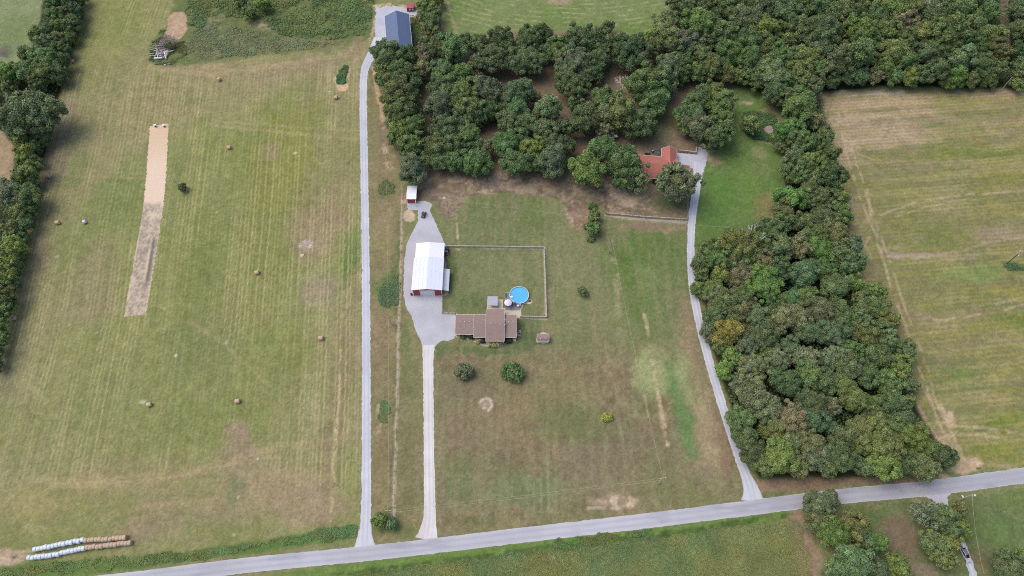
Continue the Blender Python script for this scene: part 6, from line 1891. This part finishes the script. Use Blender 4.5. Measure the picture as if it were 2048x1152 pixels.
HB = 'round bales lying loose in the hay field'
for (px, py, rz, k_, lab) in [(144, 122, .1, 'hay', 'round hay bale against the top of the western hedge'), (438, 158.5, 1.2, 'hay', 'round hay bale on the upper field, far right of the brush pile'),
                              (672, 195, 0, 'hay', 'round hay bale below the bush in its ring of clay'), (458, 295, 0, 'hay', 'round hay bale right of the top of the dirt strip'),
                              (96, 352, .1, 'hay', 'round hay bale on the shaded grass beside the western hedge'), (115, 445, .2, 'hay', 'tan round bale left of the pale wrapped one'),
                              (514, 545, .2, 'hay', 'round hay bale alone in the middle of the green field'), (27, 636, .1, 'hay', 'pinkish round bale at the field edge beside the lower hedge'),
                              (642, 676, 0, 'hay', 'round hay bale nearest the gravel lane, level with the farmhouse'), (298.5, 809, .2, 'hay', 'round hay bale beside pale litter below the dirt strip'),
                              (475, 802, 0, 'hay', 'round hay bale above the reddish worn patch')]:
    bale(k_, px, py, rz, lab, HB)
bale('wrap', 169, 443.5, .5, 'pale net-wrapped round bale with a dark end right of the tan one', HB, s=.95)
# two long rows beside the road
rowA = [(70, 1098), (120, 1087.5), (165, 1080), (200, 1079), (250, 1077)]
rowA = [(70.5, 1099), (100, 1093), (130, 1086.5), (165, 1080), (210, 1078.5), (250, 1074.5)]
rowB = [(59.5, 1115.5), (90, 1112.5), (115, 1108), (150, 1100), (170, 1095.5), (205, 1092), (260, 1085)]


def row(pts, n_wrap, n_hay, which, orange=0):
    P = np.array([G(x, y, .8)[:2] for x, y in pts])
    d = np.hypot(*np.diff(P, axis=0).T)
    s = np.concatenate([[0], np.cumsum(d)])
    n = n_wrap + n_hay
    for i in range(n):
        t = s[-1] * i / (n - 1)
        x, y = np.interp(t, s, P[:, 0]), np.interp(t, s, P[:, 1])
        x2, y2 = np.interp(t + .5, s, P[:, 0]), np.interp(t + .5, s, P[:, 1])
        x1, y1 = np.interp(t - .5, s, P[:, 0]), np.interp(t - .5, s, P[:, 1])
        w = i < n_wrap
        key = 'wrap' if w else ('orange' if n - i <= orange else 'old')
        o = bpy.data.objects.new('wrapped_bale' if w else 'hay_bale', BPROTO[key])
        COL.objects.link(o)
        o.location = (x, y + rgt.uniform(-.12, .12), 0)
        o.rotation_euler = (0, 0, math.atan2(y2 - y1, x2 - x1) + rgt.uniform(-.05, .05))
        k = rgt.uniform(.95, 1.06)
        pitch = s[-1] / (n - 1)
        o.scale = (pitch / (1.25 if w else 1.42) * .98, k, k)
        words = ['', 'second', 'third', 'fourth', 'fifth', 'sixth', 'seventh', 'eighth', 'ninth', 'tenth', 'eleventh', 'twelfth', 'thirteenth', 'fourteenth', 'fifteenth', 'sixteenth', 'seventeenth', 'eighteenth', 'nineteenth']
        if w:
            lab = ('leftmost' if i == 0 else words[i] + ' from left') + ' white wrapped bale of the ' + which + ' row'
            if i == n_wrap - 1:
                lab = 'last white wrapped bale of the ' + which + ' row, touching the hay'
        else:
            j = n - 1 - i
            lab = ('rightmost' if j == 0 else words[j] + ' from right') + ' unwrapped ' + ('orange' if key == 'orange' else 'tan') + ' bale of the ' + which + ' row'
        tagit(o, lab, 'hay bale', 'bales in the two long rows beside the road')


row(rowA, 14, 12, 'upper', orange=3)
row(rowB, 16, 13, 'lower')
g1 = [G(70, 1108, 0), G(168, 1088, 0)]

# ------------------------------------------------------------------ dirt strip barrels, brush pile, board
for (x, y, lab) in [(311, 252.5, 'white-topped dark barrel on the left at the head of the dirt strip'), (328.5, 252.5, 'white-topped dark barrel on the right at the head of the dirt strip')]:
    g = G(x, y, .5)
    t = thing('barrel', lab, 'barrel', (g.x, g.y, 0), 0, 'barrels at the head of the dirt strip')
    MB().lathe([(.32, 0), (.36, .3), (.36, .7), (.3, .95)], 14).build('drum', m_black, t, smooth=True)
    MB().box(-.75, .35, -.12, .8, .96, 1.04).build('lid', m_white, t)
g = G(324, 101, .5)
bp_ = thing('brush_pile', 'heap of grey cut branches and pale logs at the top of the field', 'brush pile', (g.x, g.y, 0), 0, None, 1.3)
rg = random.Random(8)
mg, ml = MB(), MB()
for i in range(260):
    a = rg.uniform(0, 6.28)
    q = math.sqrt(rg.random())
    x, y = math.cos(a) * q * 3.2 + .6, math.sin(a) * q * 6.0 + 2.2
    z = rg.uniform(.1, 1.5) * (1.1 - q)
    d = Vector((rg.uniform(-1, 1), rg.uniform(-.8, .8), rg.uniform(-.1, .5))).normalized() * rg.uniform(.8, 2.4)
    p = Vector((x, y, z + .1))
    mg.tube([p, p + d * .5 + Vector((0, 0, .1)), p + d], [.06, .045, .02], 4)
mg.build('branches', M('grey_sticks', C(160, 148, 150), .95, ns=1.2, na=.35), bp_)
for i in range(26):
    x, y = rg.uniform(-1.8, 2.4), rg.uniform(-4.2, -.4)
    a = rg.choice([rg.uniform(-.4, .6), rg.uniform(1.2, 2.0)])
    L = rg.uniform(1.2, 3.6)
    p = Vector((x, y, rg.uniform(.2, .9)))
    d = Vector((math.cos(a), math.sin(a), rg.uniform(-.1, .15))) * L
    ml.tube([p, p + d], [rg.uniform(.10, .24), .08], 7)
for y, L in ((-2.6, 5.6), (-1.4, 5.2), (.2, 5.0), (1.2, 5.4), (2.6, 6.0), (3.6, 5.4)):
    ml.tube([Vector((0, y, .5)), Vector((-L * .5, y - .3, .45)), Vector((-L, y + rg.uniform(-.4, .6), .3))], [.12, .09, .03], 5)
ml.tube([(-1.8, -4.3, .4), (1.2, -4.0, .5)], [.42, .36], 9)
ml.tube([(1.4, -1.0, .5), (2.6, -4.4, .5)], [.34, .3], 9)
ml.build('logs', M('bleached_logs', C(222, 214, 210), .9, ns=1, na=.12), bp_)
g = G(334, 128.5, .1)
bd = MB().box(-1.3, 1.3, -.28, .28, .0, .12).build('white_board', m_white, bevel=.02)
bd.location = (g.x, g.y, .03)
bd.rotation_euler = (0, 0, R(18))
tagit(bd, 'white board lying on the grass just below the brush pile', 'board')


# ------------------------------------------------------------------ vehicles
def wheel(t, x, y, r=.36, w=.24, name='wheel'):
    o = MB().lathe([(r * .62, -w / 2), (r * .95, -w / 2), (r, -w / 4), (r, w / 4), (r * .95, w / 2), (r * .62, w / 2)], 20, (x, y, r), axis='x', closed=True).build(name, m_rubber, t, smooth=True)
    MB().lathe([(r * .1, -w * .42), (r * .60, -w * .38), (r * .60, w * .38), (r * .1, w * .42)], 14, (x, y, r), axis='x').build('rim', m_steel, o)
    return o


ga_, gb_ = G(1925.5, 1098, .8), G(1938, 1121.5, .8)
d = gb_ - ga_
car = thing('parked_car', 'silver estate car with a dark glass roof on the gravel track', 'car', ((ga_.x + gb_.x) / 2, (ga_.y + gb_.y) / 2, 0), math.atan2(d.y, d.x) - math.pi / 2)
m_paint = M('silver_paint', C(206, 206, 216), .3, na=.02, spec=.5, metal=.2)


def loft(secs):
    """secs: list of (y, halfwidth bottom, halfwidth top, z0, z1)"""
    mb = MB()
    vs, fs = [], []
    for (y, a, b, z0, z1) in secs:
        vs += [(-a, y, z0), (-a, y, (z0 + z1) / 2), (-b, y, z1), (b, y, z1), (a, y, (z0 + z1) / 2), (a, y, z0)]
    n = 6
    for i in range(len(secs) - 1):
        for k in range(n):
            fs.append((i * n + k, i * n + (k + 1) % n, (i + 1) * n + (k + 1) % n, (i + 1) * n + k))
    fs.append(tuple(range(n))[::-1])
    fs.append(tuple((len(secs) - 1) * n + k for k in range(n)))
    return mb.add(vs, fs)


loft([(-2.3, .74, .66, .42, .78), (-2.15, .88, .78, .32, .92), (-1.2, .93, .80, .28, .98), (0, .94, .82, .28, 1.0), (1.0, .94, .80, .28, 1.0), (1.9, .90, .74, .30, .92), (2.25, .78, .62, .38, .80)]).build('body', m_paint, car, smooth=False, bevel=.03)
loft([(-2.1, .72, .62, .90, 1.0), (-1.75, .78, .62, .90, 1.48), (-.6, .80, .66, .92, 1.60), (.15, .80, .64, .92, 1.56), (1.05, .76, .66, .92, 1.0)]).build('cabin_glass', m_glass, car)
loft([(-1.72, .58, .55, 1.47, 1.52), (-.6, .60, .57, 1.59, 1.63), (.05, .58, .55, 1.56, 1.60)]).build('roof_glass', M('roof_glass', C(112, 122, 124), .25, na=.05, spec=.5), car)
for s in (-1, 1):
    MB().tube([(s * .66, -1.95, 1.2), (s * .66, -1.7, 1.56), (s * .69, -.6, 1.68), (s * .67, .1, 1.63), (s * .72, .95, 1.06)], .055, 6).build('roof_rail', m_white, car)
    MB().box(s * .96 - .10, s * .96 + .10, .55, .75, .95, 1.12).build('mirror', m_paint, car)
    MB().box(s * .62 - .16, s * .62 + .16, 2.12, 2.27, .62, .76).build('headlight', m_white, car)
    for y in (-1.4, 1.4):
        wheel(car, s * .82, y)
# a second dark vehicle end at the frame bottom
# utility buggy on the gravel
ga_, gb_ = G(844.5, 436, .7), G(850, 422, .7)
d = gb_ - ga_
bug = thing('utility_buggy', 'dark off-road buggy parked on the gravel below the small shed', 'buggy', ((ga_.x + gb_.x) / 2, (ga_.y + gb_.y) / 2, 0), math.atan2(d.y, d.x) - math.pi / 2)
m_bug = M('buggy_body', C(98, 94, 104), .6, na=.1)
loft([(-1.5, .7, .66, .45, .85), (-.5, .72, .68, .4, .85), (-.2, .72, .6, .35, .6), (.7, .72, .6, .35, .65), (1.5, .6, .5, .4, .9)]).build('body', m_bug, bug, bevel=.03)
MB().box(-.66, .66, -.7, .55, 1.78, 1.86).build('canopy', M('buggy_top', C(84, 80, 92), .7, na=.1), bug, bevel=.03)
mb = MB()
for s in (-1, 1):
    mb.tube([(s * .62, -.6, .8), (s * .58, -.6, 1.8), (s * .58, .5, 1.8), (s * .6, 1.1, .85)], .035, 6)
mb.build('roll_cage', m_black, bug)
MB().box(-.55, .55, -.45, -.05, .65, .85).build('seat', m_black, bug)
MB().hexa([(-.6, -1.55, .85), (.6, -1.55, .85), (.6, -.75, .85), (-.6, -.75, .85), (-.62, -1.6, 1.05), (.62, -1.6, 1.05), (.62, -.75, 1.05), (-.62, -.75, 1.05)]).build('cargo_bed', m_bug, bug)
MB().box(-.25, .25, .8, 1.3, .88, .98).build('hood_scoop', m_white, bug)
for s in (-1, 1):
    for y in (-1.05, 1.05):
        wheel(bug, s * .7, y, .33, .28)
# green tractor behind the barn corner
g = G(893, 497, .8)
tr = thing('tractor', 'green tractor with a dark canopy at the back corner of the white-roofed barn', 'tractor', (g.x, g.y, 0), .1)
m_grn = M('tractor_green', C(70, 112, 100), .5, na=.1)
loft([(-.4, .35, .3, .6, 1.2), (.6, .34, .3, .6, 1.25), (1.7, .3, .24, .6, 1.1)]).build('hood', m_grn, tr, bevel=.03)
MB().box(-.6, .6, -1.2, .1, 1.95, 2.03).build('canopy', M('tractor_top', C(60, 74, 88), .6), tr, bevel=.03)
MB().box(-.28, .28, -.95, -.5, .85, 1.3).build('seat', m_black, tr)
MB().box(-.5, .5, -1.6, -1.25, .5, 1.1).build('rear_box', m_white, tr)
mb = MB()
for s in (-1, 1):
    mb.box(s * .52 - .04, s * .52 + .04, -1.1, -1.02, .9, 1.94)
    mb.box(s * .52 - .04, s * .52 + .04, -.05, .03, .9, 1.94)
mb.build('roll_bar', m_black, tr)
for s in (-1, 1):
    wheel(tr, s * .75, -.7, .62, .36)
    wheel(tr, s * .6, 1.25, .36, .24)
# tiller / wheel ring and orange implement
g = G(895, 508.5, .3)
ri = thing('hay_ring', 'rusty ring and tyre lying in the grass behind the barn', 'farm implement', (g.x, g.y, 0))
MB().lathe([(.5, .02), (.85, .02), (.9, .2), (.85, .34), (.5, .34)], 22, closed=True).build('tyre', m_rubber, ri)
MB().lathe([(.22, .1), (.5, .08), (.5, .22), (.22, .26)], 18, closed=True).build('rim', m_wood, ri)
MB().tube([(-.4, 1.2, .2), (.5, 1.3, .2), (1.1, .8, .2)], .07, 6).build('bar', m_wood, ri)
g = G(895, 514, .3)
im = thing('orange_plough', 'small orange and yellow plough below the tyre behind the barn', 'farm implement', (g.x, g.y, 0), -.6)
m_orp = M('orange_paint', C(216, 150, 128), .7, na=.15)
MB().beam((-.3, -.9, .3), (.2, .9, .3), .22, .16).build('frame', m_orp, im)
MB().tube([(0, -.5, .3), (1.6, -1.0, .25)], .08, 6).build('drawbar', M('yellow_paint', C(206, 196, 140), .7), im)
for y in (-.5, 0, .5):
    MB().hexa([(-.1, y - .1, 0), (.1, y - .1, 0), (.15, y + .1, 0), (-.1, y + .1, 0), (-.04, y - .04, .3), (.04, y - .04, .3), (.04, y + .04, .3), (-.04, y + .04, .3)]).build('share', m_wood, im)
# mailbox-like white sign by the road
g = G(1921, 994.5, 0)
mbx = thing('mailbox', 'white mailbox on a post by the road left of the transformer pole', 'mailbox', (g.x, g.y, 0), .3)
MB().box(-.06, .06, -.06, .06, 0, 1.05).build('post', m_fen, mbx)
MB().lathe([(.02, -.45), (.2, -.44), (.2, .44), (.02, .45)], 12, (0, 0, 1.24), axis='y').build('box', m_white, mbx)
g = G(1412, 1043, 0)
st2 = thing('stump_post', 'short pale post in the verge south of the county road', 'post', (g.x, g.y, 0))
MB().lathe([(.22, 0), (.18, .3), (.16, .95), (.1, 1.0)], 10).build('post_body', M('pale_stump', C(184, 160, 132), .9, na=.15), st2)
g = G(1430, 1042 - 4, 0)
g = G(1016, 520, 0)
fpole = thing('clothes_pole', 'thin pale pole on the lawn inside the pool yard', 'pole', (g.x, G(1016, 534).y, 0))
MB().lathe([(.05, 0), (.05, 3.2)], 8).build('shaft', m_fen, fpole)
MB().beam((-.5, 0, 3.1), (.5, 0, 3.1), .06).build('crossbar', m_fen, fpole)
g = G(917, 1044, 0)
mk = thing('marker_post', 'short reddish marker post near the road right of the front drive', 'post', (g.x, g.y, 0))
MB().lathe([(.07, 0), (.07, 1.1)], 8).build('shaft', M('marker', C(176, 130, 104), .8), mk)

# ------------------------------------------------------------------ planting round the farmhouse
for (px, py, r, col_, lab) in [(926, 673, 5.5, (.115, .13, .05), 'olive shrub in the bed at the left end of the farmhouse front'),
                               (943, 673, 7, (.035, .055, .028), 'dark round shrub below the first roof step of the farmhouse'),
                               (957, 681, 6, (.33, .31, .12), 'yellow variegated shrub between two dark ones at the farmhouse'),
                               (966, 681, 6, (.05, .045, .03), 'dark purplish shrub beside the tallest roof of the farmhouse'),
                               (978, 688, 6, (.36, .36, .15), 'left yellow-leaved shrub below the tallest roof of the farmhouse'),
                               (987, 689, 6.5, (.33, .34, .14), 'middle yellow-leaved shrub below the tallest roof of the farmhouse'),
                               (996, 688, 5.5, (.35, .35, .15), 'right yellow-leaved shrub below the tallest roof of the farmhouse'),
                               (1018, 681, 6.5, (.035, .055, .03), 'dark shrub below the rightmost roof step of the farmhouse'),
                               (1311, 362, 7, (.025, .035, .02), 'dark clipped shrub at the front of the red-roofed house')]:
    t = add_tree('shrub', lab, 'shrub', 'shrubs planted along the house fronts', px, py, r, 'gr', 'shrub')
    KIDS[t.name][0].color = (*col_, 1)
# hose by the shed pad, stones in the hay field
for i, (px, py, s_, lab) in enumerate([(605, 511, .8, 'largest pale rock below the rocky bare patch in the hay field'), (600, 492, .5, 'pale rock at the left of the rocky bare patch'), (610, 483, .5, 'pale rock at the top of the rocky bare patch'),
                                       (622, 492, .7, 'flat pale rock at the right of the rocky bare patch'), (353, 711, .6, 'lone pale rock in the green hay field'), (516, 918, .5, 'pale rock beside the worn wheel tracks'), (660, 184, .55, 'pale rock left of the ring of bare clay')]):
    g = G(px, py)
    v = ICO_V * np.array([s_, s_ * .7, s_ * .4]) * (1 + np.random.RandomState(i).normal(0, .12, (len(ICO_V), 1))) + np.array([0, 0, s_ * .15])
    mb = MB().add(v, ICO_F)
    o = mb.build('rock', M('limestone', C(206, 198, 184), .9, ns=2, na=.15))
    o.location = (g.x, g.y, 0)
    tagit(o, lab, 'rock', 'pale rocks in the hay field')
